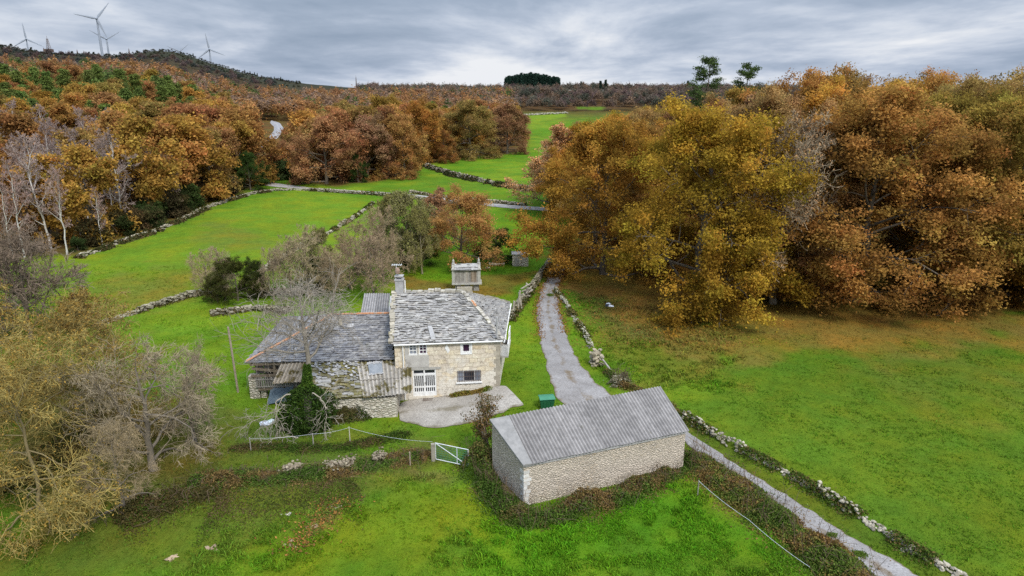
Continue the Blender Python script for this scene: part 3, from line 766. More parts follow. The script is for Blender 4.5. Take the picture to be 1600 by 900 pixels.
for s in (2.0, 2.7, 3.4): R_.box(m, s, s + .08, 3.1, 4.3, .52, .60)
for zz in (3.1, 3.65, 4.24): R_.box(m, 2.08, 3.4, zz, zz + .06, .53, .59)
wg = obj('glazed_screen', m, M_WHITE, gal); g = MB(); R_.box(g, 2.05, 3.45, 3.12, 4.25, .55, .57); obj('pane', g, M_GREYGLASS, wg)
m = MB(); pA = R_.pt(-.2, ZE - .1, .34); pB = R_.pt(R_.L + .2, ZE - .06, .36); m.tubes(np.linspace(pA, pB, 3), [.06] * 3, 8, caps=True); obj('gutter', m, M_WHITE, house)

# ---- lower wing to the left
ZE2, ZR2 = 2.9, 5.0
qFL, qFR, qBL = P(383, 567, ZE2), P(611.5, 562, ZE2), P(443, 496, ZE2)
qRL, qRR = P(519, 492, ZR2), P(611.5, 490, ZR2)
qBR = np.array([eFL[0] - .02, qBL[1] - .6, ZE2])
BLUES = [(.145, .143, .148), (.165, .162, .166), (.195, .19, .19), (.13, .128, .134), (.22, .213, .205), (.165, .156, .148)]
m = MB()
slab_roof(m, [qFL, qFR, qRR, qRL], .42, .27, .022, BLUES, 11, jit=.35, lift=.02)
slab_roof(m, [qBL, qFL, qRL, qRL + (.02, .05, 0)], .40, .27, .022, BLUES, 12, jit=.35, lift=.02)
slab_roof(m, [qBR, qBL, qRL, qRR], .42, .27, .022, BLUES, 13, jit=.35, lift=.02)
wroof = obj('wing_roof', m, M_SLATE, house)
m = MB()
def tiles(mb, a, b, n, r=.10):
    for k in range(n):
        p0, p1 = lerp(a, b, k / n), lerp(a, b, (k + 1.15) / n)
        mb.tubes([p0 + (0, 0, .06), p1 + (0, 0, .05)], [r * .85, r * 1.05], 8, col=np.array((1, 1, 1)) * rg.uniform(.7, 1.2), caps=True)
tiles(m, qFL, qRL, 26); tiles(m, qRL, qRR, 16, .085); obj('hip_tiles', m, M_TILE, wroof)
m = MB(); pv_ = bil([qFL, qFR, qRR, qRL], .50, .72); m.box(pv_ + (0, 0, .08), (.5, .4, .1), 0, (1, 1, 1), rx=.4); obj('roof_vent', m, M_CEMENT, wroof)
m = MB(); pv_ = bil([qFL, qFR, qRR, qRL], .34, .78); m.tubes([pv_ + (0, 0, -.1), pv_ + (0, 0, .38)], [.17, .13], 7, (.8, .75, .65), caps=True); obj('roof_stub', m, M_STONE, wroof)
wA, wB = qFL + (.35, .3, 0), qFR + (0, .3, 0); wC = qBL + (.35, -.3, 0); wD = qBR + (0, -.3, 0)
m = MB(); wall_holes(m, lerp(wA, wB, .27), wB, -.6, ZE2 - .05, []); wall_holes(m, wD, wC, -.6, ZE2 - .05, []); wall_holes(m, wC, lerp(wC, wA, .72), -.6, ZE2 - .05, [])
obj('wing_wall', m, M_RUB_OLD, house)
m = MB(); FA = Face(wA, wB)
FA.box(m, .1, 3.4, -.3, 2.6, -2.6, -2.5); obj('wing_dark_panel', m, M_DARKIN, house)  # near-black panel, its colour stands in for the gloom inside the loft
# the open loft at the left end: post, beams, plank rail
m = MB(); FA.box(m, -.35, .35, -.5, 1.75, -.5, .1); FA.box(m, .42, .8, -.5, .7, -.4, .0); obj('corner_pier', m, M_RUB_PALE, house)
m = MB()
m.bar(FA.pt(-.1, 2.72, .12), FA.pt(3.6, 2.78, .1), .2, .2); m.bar(FA.pt(0., 2.35, .05), FA.pt(3.2, 1.95, .1), .16, .16, (1.2, 1.2, 1.2)); m.bar(FA.pt(-.1, 1.80, .15), FA.pt(3.5, 1.85, .15), .16, .16); m.bar(FA.pt(1.6, .5, .05), FA.pt(1.6, 2.7, .05), .18, .18); m.bar(FA.pt(3.3, -.2, .1), FA.pt(3.3, 2.7, .1), .18, .18)
m.bar(FA.pt(.35, .75, .2), FA.pt(3.3, .85, .2), .14, .14); m.bar(FA.pt(1.0, 2.2, -.4), FA.pt(2.2, 1.9, .3), .12, .12)
beams = obj('loft_beam', m, M_WOODB, house)
m = MB()
for k in range(20):
    u_ = .25 + k * .155; FA.box(m, u_, u_ + .10, .86 + rg.normal(0, .03), 1.72 + rg.normal(0, .03), .21, .24, np.array((1, 1, 1)) * rg.uniform(.75, 1.2))
FA.box(m, .2, 3.35, 1.5, 1.58, .24, .28); FA.box(m, .2, 3.35, .95, 1.03, .24, .28); obj('loft_rail', m, M_WOODG, house)
m = MB()
for k in range(10): FA.box(m, .1 + k * .33, .1 + k * .33 + .29, 1.85, 2.6, -.22 - .1 * (k % 3 == 0), -.19 - .1 * (k % 3 == 0), np.array((1, 1, 1)) * rg.uniform(.5, 1.1))
obj('loft_boarding', m, M_WOODG, house)
# ---- lean-to roofs in front of the wing
MOSS = [(.13, .115, .04), (.155, .13, .045), (.22, .21, .18), (.12, .105, .045), (.28, .27, .25), (.17, .15, .09)]
la, lb, lc, ld = P(486, 566, 2.8), P(560, 565, 2.8), P(570, 620, 1.62), P(488, 626, 1.55)
m = MB(); slab_roof(m, [ld, lc, lb, la], .42, .30, .03, MOSS, 21, jit=.7, lift=.03); 
# slipped pale slates lying at the top of the moss
rgs = np.random.default_rng(8)
for k in range(110):
    a_, b_ = rgs.uniform(.05, .98), 1.06 - abs(rgs.normal(0, .26)); p = bil([ld, lc, lb, la], a_, b_)
    m.box(p + (0, 0, .11 + .03 * rgs.random()), (rgs.uniform(.12, .32), rgs.uniform(.10, .22), .02), rgs.uniform(0, 3), np.array((.34, .335, .33)) * rgs.uniform(.6, 1.15), rx=.35 + rgs.normal(0, .12), ry=rgs.normal(0, .15))

mossroof = obj('mossy_lean_to_roof', m, M_SLATE, house)
ca, cb_, cc, cd = P(557, 567, 2.78), P(642, 562, 2.84), P(643, 614, 1.72), P(567, 621, 1.66)
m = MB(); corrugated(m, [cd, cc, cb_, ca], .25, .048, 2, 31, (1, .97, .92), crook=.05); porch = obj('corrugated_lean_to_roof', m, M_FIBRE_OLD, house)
kk = [bil([cd, cc, cb_, ca], *uv) + (0, 0, .07) for uv in ((.2, .58), (.46, .60), (.46, .93), (.2, .92))]
m = MB(); m.hexa([k + (0, 0, 0) for k in kk] + [k + (0, 0, .03) for k in kk]); sk = obj('roof_light', m, m_rough('translucent_sheet', (.16, .175, .19), (.25, .265, .275), 3, .1, rough=.5), porch)
for e_, l_ in ((0, .12), (1, .2)):
    m = MB()
    for t_ in np.linspace(0, 1, 10):
        p = lerp(kk[0], kk[1], t_) if e_ == 0 else lerp(kk[3], kk[2], t_)
        m.box(p + (0, rg.normal(0, .05), .05), (.13 * rg.uniform(.6, 1), l_ * rg.uniform(.6, 1.5), .03), rg.normal(0, .2), rx=.35)
    obj('broken_edge', m, M_CEMENT, sk)
l2 = [P(425, 600, 1.95), P(470, 597, 1.95), P(484, 566, 2.82), P(438, 570, 2.82)]
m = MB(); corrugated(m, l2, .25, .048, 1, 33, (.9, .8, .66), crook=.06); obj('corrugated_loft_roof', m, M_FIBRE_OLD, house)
# front wall of the lean-to
fa, fb = P(492, 655, 0), P(619, 644, 0); fa = np.array([ld[0] + .1, ld[1] + .25, 0]); fb = np.array([P(620, 620, 1.45)[0], lc[1] + .22, 0])
m = MB(); e1, n1 = wall_holes(m, fa, fb, -.6, 1.48, []); nn = np.array([n1[0], n1[1], 0]); wall_holes(m, fb, fb - nn * 3.3, -.6, 1.55, [], z1b=2.6); wall_holes(m, fa - nn * 3.3, fa, -.6, 2.5, [], z1b=1.4)
m.add([[*fa[:2], 1.48], [*fb[:2], 1.48], [*(fb - nn * .5)[:2], 1.5], [*(fa - nn * .5)[:2], 1.5]], [[0, 1, 2, 3]])
obj('lean_to_wall', m, M_RUB_PALE, house)
# small corrugated roof behind, between chimney and wing ridge
za, zb_ = 3.9, 3.3
b4 = [P(561, 492, za), P(605, 490, za), P(609, 459, zb_), P(569, 459, zb_)]
b4 = [P(563, 492, 4.2), P(606, 492, 4.2), P(609, 459, 4.75), P(569, 459, 4.75)]
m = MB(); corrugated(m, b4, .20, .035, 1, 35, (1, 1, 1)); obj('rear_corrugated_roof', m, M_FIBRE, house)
m = MB(); x0, x1 = b4[3][0], b4[2][0]; m.hexa([[b4[0][0] + .1, b4[0][1] + .1, -.5], [b4[1][0], b4[1][1] + .1, -.5], [x1 - .1, b4[2][1] - .2, -.5], [x0 + .1, b4[3][1] - .2, -.5], [b4[0][0] + .1, b4[0][1] + .1, 4.12], [b4[1][0], b4[1][1] + .1, 4.12], [x1 - .1, b4[2][1] - .2, 4.66], [x0 + .1, b4[3][1] - .2, 4.66]]); obj('rear_wall', m, M_RUB_OLD, house)
m = MB(); sh = [P(607, 489, 4.3), P(614, 489, 4.3), P(615, 462, 4.9), P(609.5, 462, 4.9)]; m.hexa([s - (0, 0, .05) for s in sh] + sh); obj('rear_sheet', m, M_CEMENT, house)

# ------------------------------------------------------------------ the barn
bz, bzr = 2.55, 3.62
bFL, bFR, bBR, bBL = P(818, 727, bz), P(1075, 673, bz), P(1031, 605, bzr), P(766, 656, bzr)
bb = np.array([(bFL[0] + bBR[0]) / 2, (bFL[1] + bBR[1]) / 2, 0]); bb[2] = float(hgt(bb[0], bb[1]))
barn = thing('stone_barn', 'long low rubble-stone barn with a grey corrugated roof beside the track', 'barn', bb)
bx = unit((bFR - bFL) * (1, 1, 0)); by = np.array([-bx[1], bx[0], 0])
cenb = (bFL + bFR + bBL + bBR) / 4
def inset(p, s): q = p + (cenb - p) * 0; return p
iFL = bFL + bx * .06 + by * .10; iFR = bFR - bx * .08 + by * .10; iBR = bBR - bx * .1 - by * .12; iBL = bBL + bx * .06 - by * .12
m = MB(); zt = bz - .06; zr_ = bzr - .07
wall_holes(m, iFL, iFR, -.8, zt, []); wall_holes(m, iFR, iBR, -.8, zt, [], z1b=zr_); wall_holes(m, iBR, iBL, -.8, zr_, []); wall_holes(m, iBL, iFL, -.8, zr_, [], z1b=zt)
obj('wall', m, M_RUB_BARN, barn)
BQ = [bFL, bFR, bBR, bBL]
m = MB(); u0 = .075
def bq(u, v, dz=0.): return bil(BQ, u, v) + (0, 0, dz)
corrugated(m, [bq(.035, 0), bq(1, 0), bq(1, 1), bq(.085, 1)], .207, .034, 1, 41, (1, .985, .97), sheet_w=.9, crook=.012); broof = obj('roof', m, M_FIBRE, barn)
m = MB(); st_ = [bq(-.004, -.01, .05), bq(.045, -.01, .05), bq(.10, 1.0, .05), bq(-.004, 1.0, .05)]
m.hexa([s - (0, 0, .10) for s in st_] + st_); obj('verge_cement', m, m_rough('weathered_verge', (.19, .185, .175), (.27, .26, .245), 2.5, .3, 12, .9, False, (.18, .17, .15), 1.2, .55), broof)
m = MB(); st_ = [bq(.01, .01, -.03), bq(.99, .01, -.03), bq(.99, .05, -.03), bq(.01, .05, -.03)]
m.hexa([s - (0, 0, .16) for s in st_] + st_); obj('eave_mortar', m, M_CEMENT, barn)
# whitewashed quoins at the near corner
m = MB(); BF = Face(iFL, iFR); BS = Face(iBL, iFL)
for k in range(9):
    zz = .0 + k * .24
    if rg.random() < .9: BF.box(m, -.012, rg.uniform(.18, .48), zz, zz + .20, -.2, .012 + .012 * rg.random(), np.array((1, 1, 1)) * rg.uniform(.75, 1.05))
    if rg.random() < .75: BS.box(m, BS.L - rg.uniform(.15, .4), BS.L - .03, zz + .02, zz + .20, -.2, .013, np.array((1, 1, 1)) * rg.uniform(.75, 1.0))
obj('whitewashed_quoin', m, m_rough('flaking_whitewash', (.66, .65, .62), (.45, .42, .37), 4, .5, 12, use_attr=True), barn)

# ------------------------------------------------------------------ raised granary, small stone hut
gb0 = G(729, 455)
gr = thing('raised_granary', 'small grey plank granary with stone gables and pinnacles behind the farmhouse', 'granary', gb0)
k = 77 / 1067.                      # metres per survey pixel there
L_, D_ = 44 * k, 1.25; ga = math.radians(4)
gd = np.array([math.cos(ga), math.sin(ga), 0]); gn = np.array([-gd[1], gd[0], 0])
def gp(u, v, z): return gb0 + gd * u + gn * v + (0, 0, z)
m = MB()
for u_ in (-.95, .1, 1.1): m.box(gp(u_, .6, .35), (.62, .9, .95), ga, np.array((1, 1, 1)) * rg.uniform(.7, 1.))
m.box(gp(-.2, -.1, .2), (1.7, .5, .7), ga, (1.05, 1, .9)); obj('base', m, M_GRANITE, gr)
m = MB(); m.box(gp(.05, .6, .88), (L_ + .15, D_ + .3, .16), ga); obj('base_slab', m, M_GRANITE, gr)
for s_ in (-1, 1):
    m = MB(); xx = s_ * (L_ / 2 - .17); v8 = []
    e_ = [(-.0, 0), (D_, 0), (D_, 1.55), (D_ / 2, 2.15), (0, 1.55)]
    fr = [gp(xx - .17, v, .96 + z) for v, z in e_]; bk = [gp(xx + .17, v, .96 + z) for v, z in e_]
    m.add(fr + bk, [[i, (i + 1) % 5, (i + 1) % 5 + 5, i + 5] for i in range(5)] + [[0, 4, 2, 1], [5, 6, 7, 9]], [[4, 3, 2], [9, 7, 8]])
    m.box(gp(xx, .0, 2.54), (.46, .3, .12), ga); ge = obj('stone_gable', m, M_GRANITE, gr)
    m = MB(); m.tubes([gp(xx, D_ / 2, 3.05), gp(xx, D_ / 2, 3.2), gp(xx, D_ / 2, 3.4), gp(xx, D_ / 2, 3.75 if s_ > 0 else 3.6)], [.2, .12, .13, .02], 8, caps=True); obj('pinnacle', m, M_GRANITE, ge)
m = MB()
for k_ in range(24):
    u_ = -L_ / 2 + .36 + k_ * (L_ - .72) / 24
    m.box(gp(u_ + .05, .05, 1.70), (.098, .04, 1.42 + rg.normal(0, .02)), ga, np.array((1, 1, 1)) * rg.uniform(.7, 1.25) * ((.85, .72, .6) if 16 < k_ < 23 else (1, 1, 1)))
    m.box(gp(u_ + .05, D_ - .05, 1.70), (.098, .04, 1.42), ga, np.array((1, 1, 1)) * rg.uniform(.7, 1.2))
m.box(gp(.06, .03, 1.68), (.16, .08, 1.45), ga, (1.3, 1.25, 1.2)); m.box(gp(0, .02, 2.40), (L_ - .66, .12, .1), ga); m.box(gp(0, .02, 1.02), (L_ - .66, .12, .1), ga)
obj('plank_wall', m, M_WOODG, gr)
m = MB()
for sgn in (0, 1):
    v_, ve = (-.2, D_ / 2) if sgn == 0 else (D_ + .2, D_ / 2)
    Q = [gp(-L_ / 2 + .3, v_, 2.44), gp(L_ / 2 - .3, v_, 2.44), gp(L_ / 2 - .3, ve, 3.0), gp(-L_ / 2 + .3, ve, 3.0)]
    if sgn: Q = [Q[1], Q[0], Q[3], Q[2]]
    slab_roof(m, Q, .5, .4, .04, [(.30, .29, .27), (.36, .34, .31), (.25, .24, .23)], 51 + sgn, jit=.4)
obj('roof', m, M_SLAB, gr)

h0 = G(813, 416)
hut = thing('stone_hut', 'tiny flat-topped grey stone hut at the edge of the trees beyond the granary', 'hut', h0)
m = MB(); m.box(h0 + (0, .7, .65), (2.05, 1.5, 1.7)); obj('wall', m, M_RUB_PALE, hut)
m = MB(); m.box(h0 + (0, .7, 1.56), (2.25, 1.7, .12)); obj('roof', m, M_CEMENT, hut)
m = MB(); m.box(h0 + (-.45, -.06, .55), (.55, .03, 1.1)); obj('door', m, M_WOODG, hut)
# ------------------------------------------------------------------ vegetation: materials
M_LEAF = m_leaf('autumn_leaves', .45); M_NEEDLE = m_leaf('pine_needles', .12); M_GRASS = m_leaf('grass_blades', .25, False)
M_IVY = m_leaf('ivy_leaves', .15, False)
M_BARK = m_rough('bark', (.085, .07, .055), (.16, .14, .115), 5, .6, 20, .95, True)
M_TWIG = m_rough('twig_bark', (.8, .8, .8), (1.1, 1.1, 1.05), 3, .2, 20, .95, True, use_obj=True)

def perp(d, rg):
    r = rg.normal(size=d.shape); r -= (r * d).sum(-1, keepdims=True) * d
    return unit(r)

def grow(Pp, R, nc, t0, t1, ang, asd, lenf, n, wand, trop, rr, rg, abs_len=None, taper=.2, az0=None):
    B, m, _ = Pp.shape
    t = t0 + (t1 - t0) * (np.arange(nc)[None] + rg.random((B, nc))) / nc
    ix = t * (m - 1); i0 = np.minimum(ix.astype(int), m - 2); f = (ix - i0)[..., None]
    bi = np.arange(B)[:, None]
    a, b = Pp[bi, i0], Pp[bi, i0 + 1]
    pos = (a * (1 - f) + b * f).reshape(-1, 3); tan = unit(b - a).reshape(-1, 3)
    rad = (R[bi, i0] * (1 - f[..., 0]) + R[bi, i0 + 1] * f[..., 0]).reshape(-1)
    ref = np.where(np.abs(tan[:, 2:]) > .9, np.array([[1., 0, 0]]), np.array([[0, 0, 1.]])); u = unit(np.cross(tan, ref)); v = np.cross(tan, u)
    az = ((np.arange(nc)[None] * 2.39996 + rg.random((B, 1)) * 6.28 + rg.normal(0, .45, (B, nc))).reshape(-1, 1))
    an = (ang(t) if callable(ang) else np.full(t.shape, ang)).reshape(-1, 1) + rg.normal(0, asd, (B * nc, 1))
    d = np.cos(an) * tan + np.sin(an) * (np.cos(az) * u + np.sin(az) * v)
    plen = np.linalg.norm(np.diff(Pp, axis=1), axis=2).sum(1)
    L = (plen[:, None] * lenf(t) * rg.uniform(.7, 1.25, t.shape)).reshape(-1) if abs_len is None else (abs_len(t) * rg.uniform(.8, 1.2, t.shape)).reshape(-1)
    st = (L / (n - 1))[:, None]; pts = [pos]; tr = np.array(trop, float)
    for k in range(n - 1):
        d = unit(d + rg.normal(0, wand, d.shape) + tr)
        pts.append(pts[-1] + d * st)
    r0 = np.maximum(rad * rr, .004)
    R2 = r0[:, None] * np.linspace(1, taper, n)[None]
    return np.stack(pts, 1), R2

def trunk_line(H, r0, n, wob, rg, lean=(0, 0), flare=1.35):
    z = np.linspace(0, H, n); t = z / H
    x = np.cumsum(rg.normal(0, wob, n)) * H / n + lean[0] * z; y = np.cumsum(rg.normal(0, wob, n)) * H / n + lean[1] * z
    x -= x[0]; y -= y[0]; z[0] = -.3
    r = r0 * (1 - .8 * t); r[0] *= flare
    return np.stack([x, y, z], 1)[None], r[None]

def leaf_quads(mb, c, s, col, rg, upb=.3, asp=.62, tilt=None):
    c = np.asarray(c); N = len(c); s = np.broadcast_to(s, (N,))
    nrm = unit(rg.normal(size=(N, 3)) + np.array([0, 0, upb])); u = perp(nrm, rg); v = np.cross(nrm, u)
    s = (s * rg.uniform(.65, 1.35, N))[:, None]
    b = (rg.random((N, 1)) - .5) * .5
    vv = np.stack([c - u * s, c + v * s * asp + u * s * b, c + u * s + nrm * s * .25, c - v * s * asp * rg.uniform(.7, 1.2, (N, 1)) + u * s * b], 1)
    q = np.arange(N * 4).reshape(-1, 4)
    cc = np.repeat(col, 4, axis=0)
    mb.add(vv.reshape(-1, 3), q, c=cc)

def spread(Pp, per, sig, rg, t0=.15, flat=.7):
    """points around branches; returns points and branch index"""
    B, m, _ = Pp.shape
    t = rg.uniform(t0, 1.08, (B, per)); ix = np.clip(t, 0, 1) * (m - 1); i0 = np.minimum(ix.astype(int), m - 2); f = (ix - i0)[..., None]
    bi = np.arange(B)[:, None]
    p = Pp[bi, i0] * (1 - f) + Pp[bi, i0 + 1] * f + rg.normal(0, 1, (B, per, 3)) * np.array([sig, sig, sig * flat])
    return p.reshape(-1, 3), np.repeat(np.arange(B), per)

def leafy(seed, H, Rc, r0, nl, n2, n3, per, lsize, sig, low=.12, droop=-.02, topang=.5, k=6, bare=False, base_ang=1.5, cl=(.55, 1.4), hue=.07):
    """broad-leaved tree; returns trunk MB, crown MB"""
    rg = np.random.default_rng(seed)
    tp, tr = trunk_line(H * .80, r0, 10, .10, rg)
    pr = lambda t: Rc * np.sqrt(np.clip(1 - ((t - .36) / .72) ** 2, .05, 1))
    l1, q1 = grow(tp, tr, nl, low, 1., lambda t: base_ang - (base_ang - topang) * t ** 1.2, .14, None, 8, .13, (0, 0, .035 + droop), .52, rg, abs_len=pr, taper=.22)
    l2, q2 = grow(l1, q1, n2, .25, 1., .85, .22, lambda t: .62 * (1.05 - .6 * t), 6, .16, (0, 0, .05 + droop), .6, rg)
    l3, q3 = grow(l2, q2, n3, .25, 1., .8, .25, lambda t: .62 * (1.05 - .5 * t), 5, .18, (0, 0, .03 + droop), .6, rg)
    tm = MB(); bc = np.array((1., .97, .9))
    tm.tubes(tp, tr, 9, bc * .9); tm.tubes(l1, q1, k, bc); tm.tubes(l2, q2, 4, bc * 1.05)
    cm = MB(); 
    if bare: return tm, (l3, q3), rg
    p, ib = spread(l3, per, sig, rg)
    nb = len(l3); hb = l3[:, -1, 2] / H
    br = rg.uniform(cl[0], cl[1], nb) ; gr = rg.normal(0, hue, nb)
    b1 = np.repeat(rg.uniform(.85, 1.15, len(l1)), n2 * n3)[:nb]
    col = np.stack([br * b1 * (1 - gr * .25), br * b1 * (1 + gr), br * b1 * (1 + gr * .2)], 1)[ib] * rg.uniform(.88, 1.16, (len(p), 1))
    ok = p[:, 2] > .15
    leaf_quads(cm, p[ok], lsize, col[ok], rg, upb=.9)
    cm2 = MB(); cm2.tubes(l3[:, :4], q3[:, :4], 3, bc * 1.1)
    tm.merge(cm2)
    return tm, cm, rg

def bare_tree(seed, H, Rc, r0, nl, n2, n3, n4, c1, c2, low=.15, wand=.16, topang=.45, base_ang=1.25, droop=0., n5=0, twr=.009, leaves=0, lcol=None, lsize=.07, lf=.62):
    """leafless tree: trunk MB (trunk and limbs) and crown MB (twigs)"""
    rg = np.random.default_rng(seed)
    tp, tr = trunk_line(H * .78, r0, 10, .12, rg)
    pr = lambda t: Rc * np.sqrt(np.clip(1 - ((t - .36) / .74) ** 2, .06, 1))
    l1, q1 = grow(tp, tr, nl, low, 1., lambda t: base_ang - (base_ang - topang) * t, .18, None, 9, wand, (0, 0, .05 + droop), .55, rg, abs_len=pr, taper=.12)
    l2, q2 = grow(l1, q1, n2, .2, 1., .75, .25, lambda t: lf * (1.05 - .6 * t), 7, wand * 1.1, (0, 0, .05 + droop), .5, rg)
    l3, q3 = grow(l2, q2, n3, .15, 1., .75, .3, lambda t: lf * (1.05 - .5 * t), 6, wand * 1.2, (0, 0, .04 + droop), .62, rg)
    l4, q4 = grow(l3, q3, n4, .1, 1., .7, .3, lambda t: lf * 1.05 * (1.05 - .4 * t), 4, wand * 1.2, (0, 0, .03 + droop), .7, rg, taper=.5)
    q3 = np.maximum(q3, twr * 1.2); q4 = np.maximum(q4, twr)
    c1 = np.array(c1); c2 = np.array(c2)
    tm = MB(); tm.tubes(tp, tr, 9, c1); tm.tubes(l1, q1, 6, c1); tm.tubes(l2, q2, 4, lerp(c1, c2, .5))
    cm = MB(); cm.tubes(l3, q3, 3, c2[None] * rg.uniform(.7, 1.2, (len(l3), 1))); cm.tubes(l4, q4, 3, c2[None] * rg.uniform(.65, 1.3, (len(l4), 1)))
    if n5:
        l5, q5 = grow(l4, q4, n5, .2, 1., .65, .3, lambda t: .75 * (1.05 - .4 * t), 3, .15, (0, 0, .02 + droop), .8, rg, taper=.6)
        q5 = np.maximum(q5, twr * .8); cm.tubes(l5, q5, 3, c2[None] * rg.uniform(.6, 1.25, (len(l5), 1)))
    if leaves:
        p, ib = spread(l4, leaves, .18, rg)
        leaf_quads(cm, p, lsize, np.array(lcol)[None] * rg.uniform(.6, 1.4, (len(p), 1)), rg)
    return tm, cm

def pine(seed, H, Rc, r0, whorls, per, n2, nn, size, low=.35, top=1.0, flat=.45, col=(1, 1, 1), sig=.35, up=.06):
    rg = np.random.default_rng(seed)
    tp, tr = trunk_line(H, r0, 9, .05, rg)
    pr = lambda t: Rc * np.clip((1.08 - t) / (1.08 - low), .12, 1) ** .7 * (1 if True else 1)
    l1, q1 = grow(tp, tr, whorls * per, low, 1., lambda t: 1.5 - .6 * t, .18, None, 6, .08, (0, 0, up), .35, rg, abs_len=pr, taper=.3)
    l2, q2 = grow(l1, q1, n2, .3, 1., .8, .2, lambda t: .45 * (1.1 - .5 * t), 4, .1, (0, 0, .06), .6, rg)
    tm = MB(); tm.tubes(tp, tr, 7, (1.1, .95, .85)); tm.tubes(l1, q1, 4, (1, .9, .8))
    cm = MB(); p, ib = spread(l2, nn, sig, rg, flat=flat)
    br = rg.uniform(.6, 1.35, len(l2))
    leaf_quads(cm, p, size, np.array(col)[None] * (br[ib] * rg.uniform(.7, 1.3, len(p)))[:, None], rg, asp=.4, upb=.5)
    return tm, cm

class Kind:
    def __init__(s, name, tm, cm, lm, bm=None):
        s.t = tm.mesh(name + '_trunk', bm or M_BARK, True); s.c = cm.mesh(name + '_crown', lm)
def plant(kind, name, loc, sc, rot, colr, label, cat='tree', group=None, szz=None, parts=True, crown='crown', stem='trunk'):
    o = thing(name, label, cat, loc, group)
    o.rotation_euler = (0, 0, rot); o.scale = (sc, sc, sc if szz is None else szz)
    a = link(stem, kind.t, o); b = link(crown, kind.c, o); b.color = (*colr, 1); a.color = (1, 1, 1, 1)
    return o
rng = np.random.default_rng(77)
vary = lambda c, k=.12: tuple(np.array(c) * rng.uniform(1 - k, 1 + k) * rng.uniform(1 - k * .5, 1 + k * .5, 3))

# ------------------------------------------------------------------ big oaks on the right
OAK = [Kind('oak', *leafy(100 + i, 20, 9.8, .48, 25, 7, 6, 112, .130, .43, low=.035, droop=-.045 if i < 2 else -.035, base_ang=1.62)[:2], M_LEAF) for i in range(4)]
RUSSET = (.395, .212, .056); OCHRE = (.355, .222, .030); ORANGE = (.405, .220, .040); OLIVEB = (.30, .205, .044); BROWN = (.34, .208, .075)
def px_tree(kind, px, py_base, name, h, base_h, colr, label, rot=None, group=None, wide=1., **kw):
    g = G(px, py_base); s = h / base_h
    return plant(kind, name, g - (0, 0, 1.5 if base_h == 20 and name == 'oak_tree' else .1), s * wide, rng.uniform(0, 6.28) if rot is None else rot, colr, label, 'tree', group, szz=s, **kw)
HS = .925
bigs = [
    (0, 942, 428, 19.5, ORANGE, .98, 'spreading orange-brown oak overhanging the head of the grey track'),
    (3, 1085, 474, 22.0, OCHRE, .98, 'yellow-ochre oak with foliage down to the grass, largest on the meadow edge'),
    (2, 1335, 472, 23.5, RUSSET, 1.12, 'broad russet oak right of the leafless grey tree on the meadow edge'),
    (1, 1530, 468, 23, OLIVEB, 1.0, 'dark olive-brown oak near the right edge of the meadow'),
    (2, 1222, 452, 20, (.33, .195, .07), 1.05, 'brown oak with low hanging foliage behind the leafless grey tree'),
    (1, 1435, 462, 20, (.36, .20, .05), 1.05, 'russet-brown oak between the broad russet and the dark olive-brown ones'),
    (0, 1660, 470, 21.0, (.21, .105, .018), 1.0, 'brown-green oak cut off by the right edge of the picture'),
]
for kx, px, py, h, c, wd, lab in bigs: px_tree(OAK[kx], px, py, "oak_tree", h * HS, 20, c, lab, wide=wd)
back = [(2, 1010, 392, 19, vary(RUSSET)), (3, 1195, 400, 23, vary(BROWN)), (1, 1280, 395, 24, vary(ORANGE, .1)), (0, 1420, 400, 22, vary(OLIVEB)), (2, 1480, 385, 24.5, vary(BROWN)), (3, 1585, 392, 24.5, vary(OLIVEB)),
        (1, 1100, 370, 22, vary(BROWN)), (0, 1230, 365, 25, vary(RUSSET)), (2, 1370, 362, 24, vary(ORANGE, .1)), (3, 1520, 360, 25, vary(BROWN)), (1, 960, 372, 17, vary(BROWN)), (0, 1640, 365, 25, vary(OCHRE)), (1, 1740, 420, 22, vary(OLIVEB)), (2, 1160, 345, 23, vary(OLIVEB)), (3, 1310, 340, 26, vary(BROWN)), (0, 1440, 338, 25, vary(RUSSET)), (1, 1050, 345, 18, vary(ORANGE, .1))]
back += [(3, 905, 345, 15, vary(ORANGE, .1)), (1, 945, 335, 19, vary(OCHRE, .1)), (2, 1000, 330, 19.5, vary(BROWN)), (0, 1045, 325, 20, vary(OLIVEB)), (2, 915, 315, 17, vary(BROWN)), (1, 985, 300, 19, vary(RUSSET)), (0, 1130, 320, 20, vary(BROWN)), (3, 1080, 300, 20, vary(ORANGE, .1)), (2, 1020, 285, 19, vary(OLIVEB))]
for kx, px, py, h, c in back: px_tree(OAK[kx], px, py, "oak_tree", h * HS, 20, c, 'brown and orange oak standing behind the front row of big oaks beside the meadow', group='oaks behind the front row', wide=.95)
